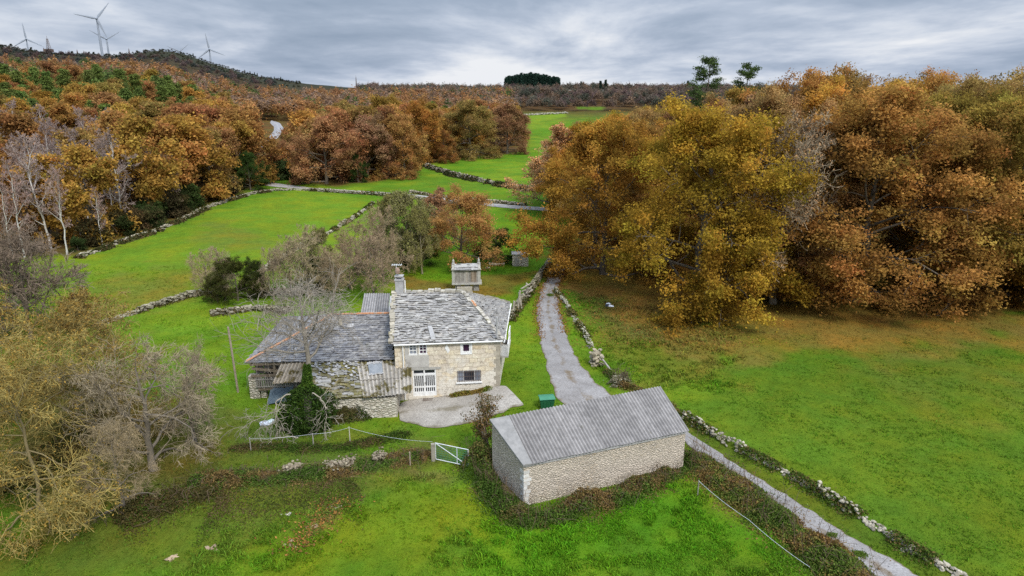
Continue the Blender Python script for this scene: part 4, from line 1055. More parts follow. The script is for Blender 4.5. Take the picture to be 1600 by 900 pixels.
# leafless trees among them
GREYT = Kind('bare_oak', *bare_tree(201, 20, 7.2, .40, 18, 7, 6, 5, (.25, .215, .16), (.29, .225, .15), low=.12, n5=0, twr=.026, leaves=1, lcol=(.33, .19, .09), lsize=.12), M_TWIG, M_TWIG)
px_tree(GREYT, 1208, 474, 'bare_tree', 20.5, 20, (1, 1, 1), 'tall leafless grey-brown tree between the ochre and russet oaks', wide=.8)
PALE = Kind('hazy_tree', *bare_tree(203, 16, 6.0, .28, 15, 7, 7, 6, (.22, .19, .155), (.30, .235, .17), low=.08, twr=.020, leaves=4, lcol=(.30, .17, .085), lsize=.13), M_TWIG, M_TWIG)
px_tree(PALE, 868, 330, 'bare_tree', 15.5, 16, (1.6, 1.38, 1.1), 'hazy fawn-coloured half-bare tree left of the big oaks by the green field', wide=1.3)
px_tree(PALE, 862, 318, 'bare_tree', 12, 16, (1.4, 1.3, 1.15), 'small fawn half-bare tree at the field corner left of the big oaks')
px_tree(PALE, 1060, 365, 'bare_tree', 19.5, 16, (1.15, 1.05, .95), 'pale bare treetop rising behind the ochre oak', wide=.8)
px_tree(PALE, 1170, 352, 'bare_tree', 20.5, 16, (1.0, .9, .8), 'tan half-bare treetop rising above the middle of the oaks', wide=.85)
# two tall pines behind
UMB = [Kind('umbrella_pine', *pine(300 + i, 25, 4.0, .30, 5, 3, 6, 60, .16, low=.66, flat=.28, sig=.40, up=.02), M_NEEDLE) for i in range(2)]
PINEC = (.060, .092, .028)
g = at_dist(1106, 122); plant(UMB[0], 'pine_tree', g, 1.03, 1., PINEC, 'tall dark pine with a layered crown above the oaks, left of the pair'); 
g = at_dist(1158, 128); plant(UMB[1], 'pine_tree', g, 1.0, 2.6, PINEC, 'rounder tall dark pine above the oaks, right of the pair')

# ------------------------------------------------------------------ belt of oaks beyond the far lane
MID = [Kind('domed_oak', *leafy(120 + i, 15, 7.4, .36, 16, 6, 5, 62, .185, .48, low=.05, droop=-.03, k=5)[:2], M_LEAF) for i in range(3)]
R2, O2, G2, Y2 = (.37, .190, .085), (.38, .205, .066), (.28, .195, .060), (.35, .22, .050)
mids = [(0, 510, 287, 15, R2, 1.1, 'domed russet oak at the left end of the tree belt above the far lane'),
        (1, 575, 279, 14.5, (.32, .18, .095), 1.0, 'pale pinkish-brown oak, second from the left in the tree belt'),
        (2, 632, 276, 14, O2, .95, 'golden-brown oak by the corner of the green field, third in the belt'),
        (0, 552, 262, 17, G2, .9, 'greenish-brown oak showing between the two leftmost oaks of the belt'),
        (1, 652, 256, 17, (.36, .17, .040), .8, 'bright rusty-orange oak standing up in the middle of the belt'),
        (2, 735, 247, 16.5, G2, 1.1, 'large olive-brown domed oak right of the bright orange one'),
        (0, 792, 240, 16, (.27, .145, .070), 1.05, 'brown oak at the right-hand end of the tree belt'),
        (1, 695, 254, 9, (.31, .145, .045), .9, 'small rust-coloured oak in front of the belt beside the stone wall'),
        (2, 600, 250, 18, Y2, .9, 'yellowish oak crown rising behind the left part of the belt')]
for kx, px, py, h, c, wd, lab in mids: px_tree(MID[kx], px, py, 'oak_tree', h, 15, c, lab, wide=wd)

# ------------------------------------------------------------------ the woods on the hillside
FARO = [Kind('hill_oak', *leafy(140 + i, 13, 5.6, .28, 12, 6, 5, 36, .235, .5, low=.10, droop=-.02, k=4, topang=.4)[:2], M_LEAF) for i in range(4)]
BIRCH = [Kind('birch', *bare_tree(220 + i, 15, 3.3, .125, 16, 6, 6, 5, (.50, .46, .43), (.30, .225, .20), low=.22, topang=.3, base_ang=.8, droop=-.0, twr=.017, lf=.55), M_TWIG, M_TWIG) for i in range(3)]
FARP = [Kind('hill_pine', *pine(310 + i, 14, 3.4, .2, 8, 4, 4, 22, .34, low=.18, flat=.6, sig=.45), M_NEEDLE) for i in range(2)]
HAZE = [Kind('thicket_tree', *bare_tree(230 + i, 10, 4.2, .16, 14, 6, 6, 5, (.22, .17, .14), (.28, .20, .16), low=.06, twr=.022, lf=.6), M_TWIG, M_TWIG) for i in range(2)]
pos = []
def far_ok(p, dmin):
    for q in pos:
        if (p[0] - q[0]) ** 2 + (p[1] - q[1]) ** 2 < dmin * dmin: return False
    return True
roadsd = lambda p: float(poly_sd(np.array([p[0]]), np.array([p[1]]), HR_POLYW)[0])
WPOLY = WOODW[0]
clearing = GP([(395, 245), (402, 214), (415, 184), (445, 184), (500, 186), (500, 205), (470, 232), (450, 262), (425, 282), (405, 262)])
sight = GP([(395, 250), (404, 232), (440, 214), (450, 212), (450, 240), (432, 262), (410, 262)])
cand = []
for r in np.concatenate([np.linspace(105, 250, 2600), np.linspace(250, 335, 1300)]):
    cand.append((rng.uniform(-230, 830), r * rng.uniform(.98, 1.02)))
cand.sort(key=lambda c: c[1]); n_ind = 0; far_list = []
COLS = [(.37, .195, .058), (.39, .215, .050), (.34, .180, .068), (.35, .215, .048), (.28, .185, .055), (.34, .165, .066)]
for a, r in cand:
    p = at_dist(a, r)
    if float(poly_sd(np.array([p[0]]), np.array([p[1]]), WPOLY)[0]) < (6 if a > 420 else 3.5): continue
    if float(poly_sd(np.array([p[0]]), np.array([p[1]]), clearing)[0]) > -3 or roadsd(p) > -4: continue
    if (358 if r > 185 else 372) < a < 462 and r < 330: continue
    dm = 5.2 if r < 180 else 6.2
    if r < 150 and a > 440: continue
    if not far_ok(p, dm): continue
    pos.append(p)
    nz = vnoise(p[0], p[1], 45, 61); u = rng.random()
    near_left = a < 170 and r < 200
    if ((a < 200 and r > 205) or (r > 225 and nz > .35)) and a < 400 and u < (.68 if a < 200 else .5): kd = 'pine'
    elif near_left and u < .45: kd = 'birch'
    elif near_left and u < .75: kd = 'thicket'
    elif u < .12: kd = 'birch'
    elif u < .24: kd = 'thicket'
    elif u < .275 and r > 200: kd = 'pine'
    else: kd = 'oak'
    if a > 450 and r < 240 and kd != 'birch': kd = 'oak'
    h = {'pine': 13, 'birch': 14, 'thicket': 10, 'oak': 12.5}[kd] * rng.uniform(.8, 1.2) * (1.1 if r < 200 else 1)
    rot = rng.uniform(0, 6.28)
    side = 'left hillside' if a < 430 else 'belt beyond the far lane'
    if n_ind >= 560: break
    n_ind += 1
    if kd == 'oak':
        c = vary(COLS[rng.integers(6)], .12); col = 'rust-brown' if c[1] / c[0] < .45 else 'golden-brown'
        plant(FARO[rng.integers(4)], 'oak_tree', p - (0, 0, .2), h / 13 * rng.uniform(.95, 1.15), rot, c, f'{col} autumn oak in the wood on the {side}' if a < 430 else f'{col} autumn oak in the wood rising behind the belt beyond the far lane', 'tree', f'{col} oaks of the {side}', szz=h / 13)
    elif kd == 'birch':
        k_ = rng.uniform(.75, 1.1)
        plant(BIRCH[rng.integers(3)], 'birch_tree', p, h / 15, rot, (k_, k_, k_), 'leafless birch with white trunk in the wood on the ' + side, 'tree', 'bare birches of the ' + side)
    elif kd == 'pine':
        plant(FARP[rng.integers(2)], 'pine_tree', p, h / 14, rot, vary((.105, .145, .036), .15), 'green pine among the brown oaks in the wood on the ' + side, 'tree', 'green pines of the ' + side)
    else:
        k_ = rng.uniform(.8, 1.15)
        plant(HAZE[rng.integers(2)], 'bare_tree', p, h / 10, rot, (k_, k_ * .96, k_ * .95), 'purplish-brown leafless tree in the wood on the ' + side, 'tree', 'bare trees of the ' + side)

# far-off woods that read as one mass
def far_crowns(n_try, amin, amax, r0, r1, dmin, hts, cols, seed, zmax=None):
    rg = np.random.default_rng(seed); mb = MB(); cells = {}; cnt = 0
    base = []
    for i in range(3):
        lb = MB(); rgl = np.random.default_rng(900 + i)
        N = 330; d = unit(rgl.normal(size=(N, 3))); d[:, 2] = np.abs(d[:, 2]) * 1.1 - .25
        rad = rgl.uniform(.6, 1.05, (N, 1)); lob = .8 + .35 * np.sin(d[:, :1] * 5 + i) * np.cos(d[:, 1:2] * 6)
        c = d * rad * lob * np.array([.48, .48, .62]) + np.array([0, 0, .42])
        base.append((c, rgl.uniform(.6, 1.35, N)))
    for _ in range(n_try):
        a = rg.uniform(amin, amax); r = math.sqrt(rg.uniform(r0 * r0, r1 * r1)); p = at_dist(a, r)
        key = (int(p[0] // dmin), int(p[1] // dmin))
        if key in cells: continue
        if (383 < a < 525 and r < 440) or any(poly_sd(np.array([p[0]]), np.array([p[1]]), pl)[0] > -6 for pl, _c in FARW): continue
        cells[key] = 1; cnt += 1
        h = rg.uniform(*hts); c, br = base[rg.integers(3)]
        ang = rg.uniform(0, 6.28); ca, sa = math.cos(ang), math.sin(ang)
        cc = np.stack([c[:, 0] * ca - c[:, 1] * sa, c[:, 0] * sa + c[:, 1] * ca, c[:, 2]], 1) * h + p
        col = np.array(cols[rg.integers(len(cols))]) * rg.uniform(.8, 1.2)
        if seed == 5 and rg.random() < (.6 if a < 200 and r < 520 else .12): col = np.array((.085, .118, .036)) * rg.uniform(.8, 1.2)
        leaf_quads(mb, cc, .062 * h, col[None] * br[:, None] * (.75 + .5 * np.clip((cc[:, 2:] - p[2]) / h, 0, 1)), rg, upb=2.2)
    return mb
HZ = lambda c, k: tuple(np.array(c) * (1 - k) + np.array((.10, .11, .13)) * k)  # bluish distance haze mixed into the base colours of far crowns
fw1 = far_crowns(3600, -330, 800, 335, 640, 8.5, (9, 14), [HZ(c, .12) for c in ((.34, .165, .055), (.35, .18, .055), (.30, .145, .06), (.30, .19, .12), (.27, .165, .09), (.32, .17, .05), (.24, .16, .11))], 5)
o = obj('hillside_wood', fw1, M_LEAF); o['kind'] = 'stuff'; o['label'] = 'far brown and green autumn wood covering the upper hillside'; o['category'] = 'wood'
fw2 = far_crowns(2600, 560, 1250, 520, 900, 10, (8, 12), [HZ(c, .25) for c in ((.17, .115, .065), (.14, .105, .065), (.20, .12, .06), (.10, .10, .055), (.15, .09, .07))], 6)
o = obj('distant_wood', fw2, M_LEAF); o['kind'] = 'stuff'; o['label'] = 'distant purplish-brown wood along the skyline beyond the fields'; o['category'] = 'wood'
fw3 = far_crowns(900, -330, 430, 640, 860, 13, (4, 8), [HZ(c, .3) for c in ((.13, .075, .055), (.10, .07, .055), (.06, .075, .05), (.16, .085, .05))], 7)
o = obj('heath_scrub', fw3, M_LEAF); o['kind'] = 'stuff'; o['label'] = 'dark low scrub on the slope under the wind turbines'; o['category'] = 'scrub'
fw4 = far_crowns(3000, -400, 470, 800, 1135, 9, (1.5, 4), [(.045, .05, .03), (.06, .06, .035), (.075, .055, .04), (.035, .045, .028)], 8)
o = obj('hilltop_heath', fw4, M_LEAF); o['kind'] = 'stuff'; o['label'] = 'dark heath bushes over the bare hilltop below the turbines'; o['category'] = 'heath'
# plantation of conifers on the skyline
CONI = Kind('plantation_conifer', *pine(330, 17, 3.0, .2, 14, 4, 3, 18, .6, low=.10, flat=.7, sig=.45), M_NEEDLE)
for i in range(72):
    a = 790 + 82 * (i % 24) / 23 + rng.uniform(-1.5, 1.5); r = 880 + 12 * (i // 24) + rng.uniform(-4, 4)
    e = min(a - 786, 876 - a) / 45
    plant(CONI, 'conifer', at_dist(a, r), (.82 + .22 * min(1, e * 1.5)) * rng.uniform(1.08, 1.22), rng.uniform(0, 6), (.022, .045, .032), 'dark conifer in the tight clump on the skyline', 'tree', 'conifers of the skyline clump')
for a, r, s in ((908, 820, .6), (938, 760, .8), (946, 765, .85), (1075, 780, .7)):
    plant(CONI, 'conifer', at_dist(a, r), s, rng.uniform(0, 6), (.03, .05, .035), 'dark single conifer sticking out of the distant brown wood', 'tree', 'single conifers along the distant wood')

# ------------------------------------------------------------------ single trees around the house
YEL = (.28, .215, .066); GRY = (.255, .205, .135)
LICH = [Kind('lichen_tree', *bare_tree(400 + i, 10, 5.6, .13, 20, 7, 7, 6, (.19, .15, .075), YEL, low=.04, wand=.27, base_ang=1.5, topang=.6, droop=-.085, twr=.012, leaves=2, lcol=(.24, .15, .03), lsize=.06), M_TWIG, M_TWIG) for i in range(2)]
GREYB = [Kind('grey_tree', *bare_tree(410 + i, 8.5, 4.6, .22, 14, 7, 7, 7, (.16, .135, .105), GRY, low=.05, wand=.24, base_ang=1.5, topang=.55, droop=-.07, twr=.009), M_TWIG, M_TWIG) for i in range(2)]
px_tree(LICH[0], 70, 800, 'bare_tree', 9.6, 10, (1, 1, 1), 'large leafless tree crusted with yellow lichen at the lower left edge', rot=.6, wide=1.0)
px_tree(LICH[1], 150, 690, 'bare_tree', 10.0, 10, (.85, .82, .85), 'yellowish leafless tree behind the big lichen tree, beside the green paddock', rot=2.2, wide=.95)
px_tree(LICH[1], -60, 700, 'bare_tree', 10.5, 10, (.95, .9, .8), 'yellow-brown leafless tree half cut off by the left edge', rot=4.0)
px_tree(GREYB[0], 240, 735, 'bare_tree', 8.6, 8.5, (1, 1, 1), 'grey leafless tree with sprawling branches at the lower left, nearest the bramble bank', rot=1.1, wide=1.0)
px_tree(GREYB[1], 195, 800, 'bare_tree', 5.4, 8.5, (1.05, .98, .85), 'low drooping grey-tan leafless tree in front of the sprawling grey one', rot=3.1, wide=.72)
px_tree(GREYB[1], 305, 690, 'bare_tree', 6.4, 8.5, (.95, .93, .95), 'smaller grey leafless tree at the right of the lower left group', rot=5.0, wide=.8)
HZB = [Kind('twiggy_tree', *bare_tree(420 + i, 7, 3.4, .15, 13, 7, 7, 6, (.20, .165, .125), (.28, .225, .155), low=.04, wand=.2, base_ang=1.2, droop=-.02, twr=.012), M_TWIG, M_TWIG) for i in range(2)]
px_tree(HZB[0], 585, 462, 'bare_tree', 6.6, 7, (.95, .85, .78), 'brownish-grey twiggy thicket tree right behind the rear corrugated roof', rot=.3, wide=1.1)
px_tree(HZB[1], 548, 452, 'bare_tree', 5.0, 7, (.9, .8, .72), 'low brown twiggy tree left of the thicket behind the farmhouse', rot=2., wide=1.0)
px_tree(HZB[1], 482, 462, 'bare_tree', 7.4, 7, (1.1, 1.08, .9), 'lichen-grey leafless tree behind the slate-roofed wing', rot=1.2, wide=.9)
px_tree(HZB[0], 428, 470, 'bare_tree', 5.6, 7, (.95, .9, .85), 'small dark-trunked leafless tree beside the paddock wall', rot=4.2, wide=.75)
px_tree(HZB[1], 325, 462, 'bare_tree', 5.2, 7, (1.15, 1.1, .95), 'pale leafless willow at the left of the paddock wall', rot=.2, wide=.8)
OLV = Kind('ivied_tree', *bare_tree(430, 10, 4.3, .2, 14, 7, 7, 6, (.22, .19, .12), (.29, .25, .14), low=.15, wand=.2, base_ang=1.1, droop=-.01, twr=.014, leaves=4, lcol=(.17, .165, .05), lsize=.09), M_TWIG, M_TWIG)
px_tree(OLV, 640, 420, 'bare_tree', 9.6, 10, (1, 1, 1), 'olive-tinted lichen-covered tree left of the orange-brown tree behind the house', rot=1.4, wide=.95)
px_tree(OLV, 612, 405, 'bare_tree', 8.6, 10, (1.05, .98, .9), 'pale lichened tree at the far left of the group behind the farmhouse', rot=3.7, wide=.8)
ORB = Kind('orange_tree', *leafy(440, 9, 4.4, .2, 18, 6, 5, 52, .09, .28, low=.08, droop=-.01, k=5, cl=(.7, 1.25), hue=.06)[:2], M_LEAF)
px_tree(ORB, 722, 418, 'oak_tree', 9.4, 9, (.44, .245, .080), 'small half-bare orange-brown tree right behind the granary', rot=1.9, wide=.98)
px_tree(PALE, 690, 392, 'bare_tree', 8.5, 16, (.9, .78, .7), 'brown half-bare tree between the olive-tinted and the orange-brown trees', rot=2.0, wide=1.1)
BROWNB = Kind('brown_bush', *bare_tree(450, 8, 5.2, .2, 16, 8, 7, 6, (.13, .105, .08), (.175, .13, .095), low=.05, wand=.18, base_ang=1.3, droop=-.01, twr=.016), M_TWIG, M_TWIG)
px_tree(BROWNB, 48, 530, 'bare_tree', 8.4, 8, (1, 1, 1), 'wide brown-grey leafless thicket tree at the left edge below the birches', rot=.4, wide=1.0)
px_tree(BROWNB, 5, 510, 'bare_tree', 9, 8, (.85, .9, .8), 'darker leafless thicket tree cut off by the left edge', rot=2.4)
px_tree(ORB, 128, 512, 'bush', 3.6, 9, (.22, .105, .035), 'small orange-brown bush beside the wide thicket tree', rot=1.)
for px, py, h, wd, c, lab in ((372, 470, 4.6, .75, (.070, .075, .020), 'dense dark green-brown bush against the paddock wall'), (340, 472, 3.0, .6, (.085, .08, .025), 'low dull green bush at the foot of the pale willow'), (398, 466, 4.2, .45, (.055, .07, .02), 'narrow dark shrub right of the dense bush by the paddock wall'),
                             (775, 408, 4.2, 1.0, (.035, .055, .014), 'dark green shrub in the shade left of the tiny stone hut'), (505, 455, 3.8, .7, (.045, .06, .018), 'dark green shrub behind the slate-roofed wing'), (652, 412, 4.4, .9, (.05, .062, .018), 'dark ivy-green shrub beneath the lichened trees behind the house'),
                             (392, 297, 8.0, .9, (.045, .075, .018), 'dark green evergreen tree at the bend of the far lane'), (560, 285, 6.5, .7, (.05, .08, .02), 'dark green bush under the oak belt above the far lane')):
    px_tree(ORB if h < 6 else MID[0], px, py, 'shrub' if h < 6 else 'evergreen_tree', h, 9 if h < 6 else 15, c, lab, wide=wd * (1.5 if h < 6 else 1.0))

for px, py, h, wd, kk, c, lab in ((520, 470, 5.6, 1.0, HZB[0], (.95, .86, .74), 'brown-grey twiggy tree just left of the rear corrugated roof'), (455, 455, 6.0, .9, HZB[1], (1.0, .95, .85), 'grey leafless tree between the wing and the small dark-trunked tree'), (600, 440, 8.2, .85, HZB[0], (1.0, .92, .8), 'taller grey-brown leafless tree behind the thicket by the rear roof'), (560, 430, 6.5, 1.1, HZB[1], (.9, .78, .66), 'reddish-brown twiggy tree at the back of the thicket'), (660, 428, 8.0, .8, OLV, (.95, .92, .8), 'mossy leafless tree between the ivied tree and the orange-brown tree'), (500, 440, 6.4, .9, OLV, (.9, .88, .85), 'mossy grey tree behind the slate-roofed wing near the pale paddock wall'), (352, 468, 5.4, .8, HZB[0], (1., .97, .88), 'thin grey leafless tree rising out of the dense dark bush')):
    px_tree(kk, px, py, 'bare_tree', h, 10 if kk is OLV else 7, c, lab, wide=wd * (.85 if kk is OLV else 1))
# leaning white birches at the wood edge
BIRCHW = [Kind('white_birch', *bare_tree(226 + i, 15, 3.0, .15, 14, 6, 6, 5, (.50, .475, .44), (.29, .215, .185), low=.3, topang=.3, base_ang=.75, twr=.017, lf=.55), M_TWIG, M_TWIG) for i in range(2)]
for px, py, h, ex, lab in ((252, 342, 15.5, .5, 'tall leaning white-stemmed birch at the edge of the wood above the green paddock'), (236, 338, 13.5, 2.0, 'second white-stemmed birch beside the tall leaning one'), (105, 398, 14, 1., 'white birch with paired stems near the left end of the paddock wall'), (38, 402, 15, 3., 'white birch at the far left above the brown thicket'), (20, 405, 12.5, 4., 'thin pale birch beside the far left white birch'), (160, 385, 10, 5., 'grey birch leaning over the paddock wall')):
    o = px_tree(BIRCHW[int(px) % 2], px, py, 'birch_tree', h, 15, (1.1, 1.0, 1.0), lab, rot=ex, wide=.8); o.rotation_euler = (.04, -.16 if px in (252, 236) else .03, ex * 0)
# bushes and gorse on the hill-road verge
GORSE = Kind('gorse', *leafy(460, 3, 2.0, .08, 12, 5, 4, 14, .16, .3, low=.03, k=3)[:2], M_LEAF)
for i in range(26):
    a = rng.uniform(428, 508); yb = rng.uniform(190, 282)
    p = G(a, yb)
    if roadsd(p) > -2.5: continue
    if a < 450 and 188 < yb < 240: continue
    plant(GORSE, 'bush', p, rng.uniform(.7, 1.5), rng.uniform(0, 6), vary((.075, .105, .035) if rng.random() < .7 else (.13, .11, .05), .2), 'rough green bush on the open verge of the hill road', 'bush', 'bushes along the hill road')
for i in range(34):   # scrub under the edge of the wood behind the paddock wall
    t = rng.uniform(0, 1); x_ = lerp(120, 410, t); y_ = np.interp(x_, [120, 180, 230, 280, 320, 370, 410], [398, 375, 359, 340, 319, 303, 288]) - rng.uniform(1, 9)
    plant(GORSE, 'bush', G(x_, y_), rng.uniform(.5, 1.2), rng.uniform(0, 6), vary((.085, .065, .03) if rng.random() < .6 else (.045, .06, .02), .2), 'low dark bush on the bank between the paddock wall and the wood', 'bush', 'bushes on the wood bank')
# ------------------------------------------------------------------ dry-stone walls
def ico():
    bm = bmesh_ico = None
    t = (1 + 5 ** .5) / 2
    v = np.array([(-1, t, 0), (1, t, 0), (-1, -t, 0), (1, -t, 0), (0, -1, t), (0, 1, t), (0, -1, -t), (0, 1, -t), (t, 0, -1), (t, 0, 1), (-t, 0, -1), (-t, 0, 1)], float)
    f = np.array([(0, 11, 5), (0, 5, 1), (0, 1, 7), (0, 7, 10), (0, 10, 11), (1, 5, 9), (5, 11, 4), (11, 10, 2), (10, 7, 6), (7, 1, 8), (3, 9, 4), (3, 4, 2), (3, 2, 6), (3, 6, 8), (3, 8, 9), (4, 9, 5), (2, 4, 11), (6, 2, 10), (8, 6, 7), (9, 8, 1)])
    return v / np.linalg.norm(v[0]), f
ICO_V, ICO_F = ico()
def stones(mb, c, size, rg, col, ang=None, flat=.65):
    N = len(c); v = ICO_V[None] * (1 + rg.normal(0, .13, (N, 12, 1)))
    v = np.sign(v) * np.abs(v) ** .75
    s = size[:, None] * np.stack([rg.uniform(.8, 1.5, N), rg.uniform(.7, 1.1, N), rg.uniform(flat * .7, flat * 1.3, N)], 1) * .5
    v = v * s[:, None]
    a = (rg.uniform(0, 6.28, N) if ang is None else ang + rg.normal(0, .35, N)); t = rg.normal(0, .2, N)
    ca, sa, ct, st_ = np.cos(a)[:, None], np.sin(a)[:, None], np.cos(t)[:, None], np.sin(t)[:, None]
    y, z = v[..., 1] * ct - v[..., 2] * st_, v[..., 1] * st_ + v[..., 2] * ct
    x, y = v[..., 0] * ca - y * sa, v[..., 0] * sa + y * ca
    V = np.stack([x, y, z], -1) + c[:, None]
    F_ = ICO_F[None] + (np.arange(N) * 12)[:, None, None]
    mb.add(V.reshape(-1, 3), None, F_.reshape(-1, 3), c=np.repeat(col, 12, axis=0))

M_DRY = m_rough('dry_stone', (.27, .25, .205), (.41, .385, .33), 3.5, .6, 12, .95, True, (.11, .11, .05), 1.0, .54, bdist=.04)
def dry_wall(name, pts, h, w, dens, smin, smax, label, seed, gaps=0., tint=(1, 1, 1), ivy=0., group=None, cat='stone wall', leafc=((.05, .075, .015), (.12, .08, .03))):
    rg = np.random.default_rng(seed); line = resample(np.array([G(*p) for p in pts]), .25)
    L = len(line); mb = MB(); base = line[L // 2].copy()
    d = unit(np.gradient(line[:, :2], axis=0)); nx = np.stack([-d[:, 1], d[:, 0]], 1)
    N = int(L * .25 * dens); i = rg.integers(0, L, N); hh = np.clip(h * (.75 + .5 * fbm(line[i, 0], line[i, 1], 2.5, seed, 3)) * (1 - gaps * (fbm(line[i, 0], line[i, 1], 5, seed + 3, 2) > .56)), .12, 3)
    t = rg.random(N) ** .8; off = (rg.random(N) - .5) * w * (1.15 - .5 * t)
    xy = line[i, :2] + nx[i] * off[:, None] + d[i] * rg.uniform(-.15, .15, (N, 1))
    z = hgt(xy[:, 0], xy[:, 1]) + t * hh
    size = rg.uniform(smin, smax, N) * (1.1 - .25 * t)
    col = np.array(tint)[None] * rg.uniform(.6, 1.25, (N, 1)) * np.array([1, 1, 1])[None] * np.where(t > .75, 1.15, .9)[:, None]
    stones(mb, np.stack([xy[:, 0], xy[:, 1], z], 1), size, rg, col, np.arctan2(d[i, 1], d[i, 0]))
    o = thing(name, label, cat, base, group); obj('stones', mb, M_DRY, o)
    if ivy:
        N = int(L * .25 * ivy); i = rg.integers(0, L, N); k = fbm(line[i, 0], line[i, 1], 2.2, seed + 9, 3)
        i = i[k > .46]; N = len(i); off = rg.normal(0, w * .55, N); xy = line[i, :2] + nx[i] * off[:, None] + d[i] * rg.uniform(-.2, .2, (N, 1))
        z = hgt(xy[:, 0], xy[:, 1]) + rg.random(N) * h * 1.05 * np.exp(-(off / (w * .7)) ** 2)
        lm = MB(); f_ = rg.random((N, 1)); c = (np.array(leafc[0]) * (f_ > .3) + np.array(leafc[1]) * (f_ <= .3)) * rg.uniform(.6, 1.4, (N, 1))
        leaf_quads(lm, np.stack([xy[:, 0], xy[:, 1], z], 1), np.clip(.0016 * np.linalg.norm(base), .05, .35), c, rg); obj('growth', lm, M_IVY, o)
    return o
dry_wall('dry_stone_wall', [(1066, 650), (1100, 672), (1130, 690), (1180, 715), (1225, 738), (1280, 770), (1330, 800), (1380, 832), (1430, 864), (1480, 890), (1560, 930)], .5, .7, 27, .12, .28, 'broken dry-stone wall with pale stones along the right side of the track, running to the lower right', 1, .75, (.9, .86, .78), 700, leafc=((.06, .095, .016), (.13, .10, .035)))
dry_wall('dry_stone_wall', [(868, 455), (880, 470), (893, 490), (905, 508), (915, 525), (924, 545)], .45, .5, 24, .12, .26, 'low overgrown stone wall on the right of the upper track, above the stone stub', 2, .7, (.95, .95, .85), 330, leafc=((.08, .09, .02), (.16, .12, .05)))
dry_wall('dry_stone_wall', [(858, 412), (846, 430), (836, 446), (822, 466), (810, 480), (802, 492), (797, 503)], 0.8, .5, 60, .14, .30, 'mossy stone wall between the back garden and the upper track', 3, 0, (.62, .60, .50), 220, leafc=((.05, .06, .015), (.12, .085, .035)))
dry_wall('dry_stone_wall', [(498, 299), (520, 300.5), (560, 303), (590, 305), (622, 307.5), (660, 313), (700, 318.5), (750, 326)], .7, .6, 46, .2, .4, 'grey stone wall along the near side of the far lane', 4, .2, (.85, .82, .74), 90)
dry_wall('dry_stone_wall', [(640, 301.5), (700, 309.5), (750, 315.5), (822, 322)], .6, .6, 32, .25, .5, 'low stone wall on the far side of the far lane by the green field', 5, .4, (.85, .8, .7), 90, leafc=((.07, .08, .02), (.14, .1, .045)))
dry_wall('dry_stone_wall', [(584, 318), (566, 331), (546, 346), (520, 361), (500, 373), (480, 382), (455, 395), (432, 411), (405, 430), (385, 443)], .65, .5, 46, .16, .34, 'long pale stone wall climbing between the two paddocks towards the far lane', 6, .5, (.88, .85, .76), 130)
dry_wall('dry_stone_wall', [(340, 456), (318, 461), (296, 463), (270, 471), (245, 479), (215, 489), (185, 498), (150, 510)], .6, .6, 44, .18, .42, 'dark mossy stone wall below the big paddock, left of the bushes', 7, .5, (.72, .70, .6), 120, leafc=((.06, .055, .02), (.1, .07, .03)))
dry_wall('dry_stone_wall', [(330, 492), (360, 488), (395, 484), (430, 486), (452, 488)], .5, .9, 40, .18, .45, 'low tumbled stone wall in the grass just behind the slate-roofed wing', 8, .8, (.68, .65, .56), 300, leafc=((.07, .06, .025), (.12, .085, .035)))
dry_wall('dry_stone_wall', [(388, 464), (420, 461), (450, 460), (476, 462)], .9, .6, 50, .18, .4, 'short rubble wall behind the small dark-trunked tree', 9, .2, (.9, .84, .72), 70)
dry_wall('dry_stone_wall', [(122, 404), (150, 394), (180, 382), (205, 374), (230, 367), (256, 357), (282, 345), (305, 334), (330, 323), (365, 311), (400, 302), (430, 298), (462, 297), (498, 298)], .5, .8, 26, .16, .36, 'overgrown stone wall along the top of the big paddock below the wood', 10, .95, (.85, .82, .72), 300, leafc=((.05, .055, .018), (.11, .075, .035)))
dry_wall('dry_stone_wall', [(666, 261), (690, 269), (715, 277), (740, 282), (765, 287), (795, 293), (830, 299)], 1.1, 1.2, 16, .3, .6, 'dark hedge-topped wall crossing between the two far green fields', 11, .2, (.7, .66, .6), 190, leafc=((.035, .045, .015), (.09, .065, .03)))
dry_wall('dry_stone_wall', [(818, 181), (850, 179), (886, 177)], 1.2, 1.5, 8, .5, 1.1, 'faint pale wall at the top of the farthest green field', 12, .2, (1, 1, .95), 0)

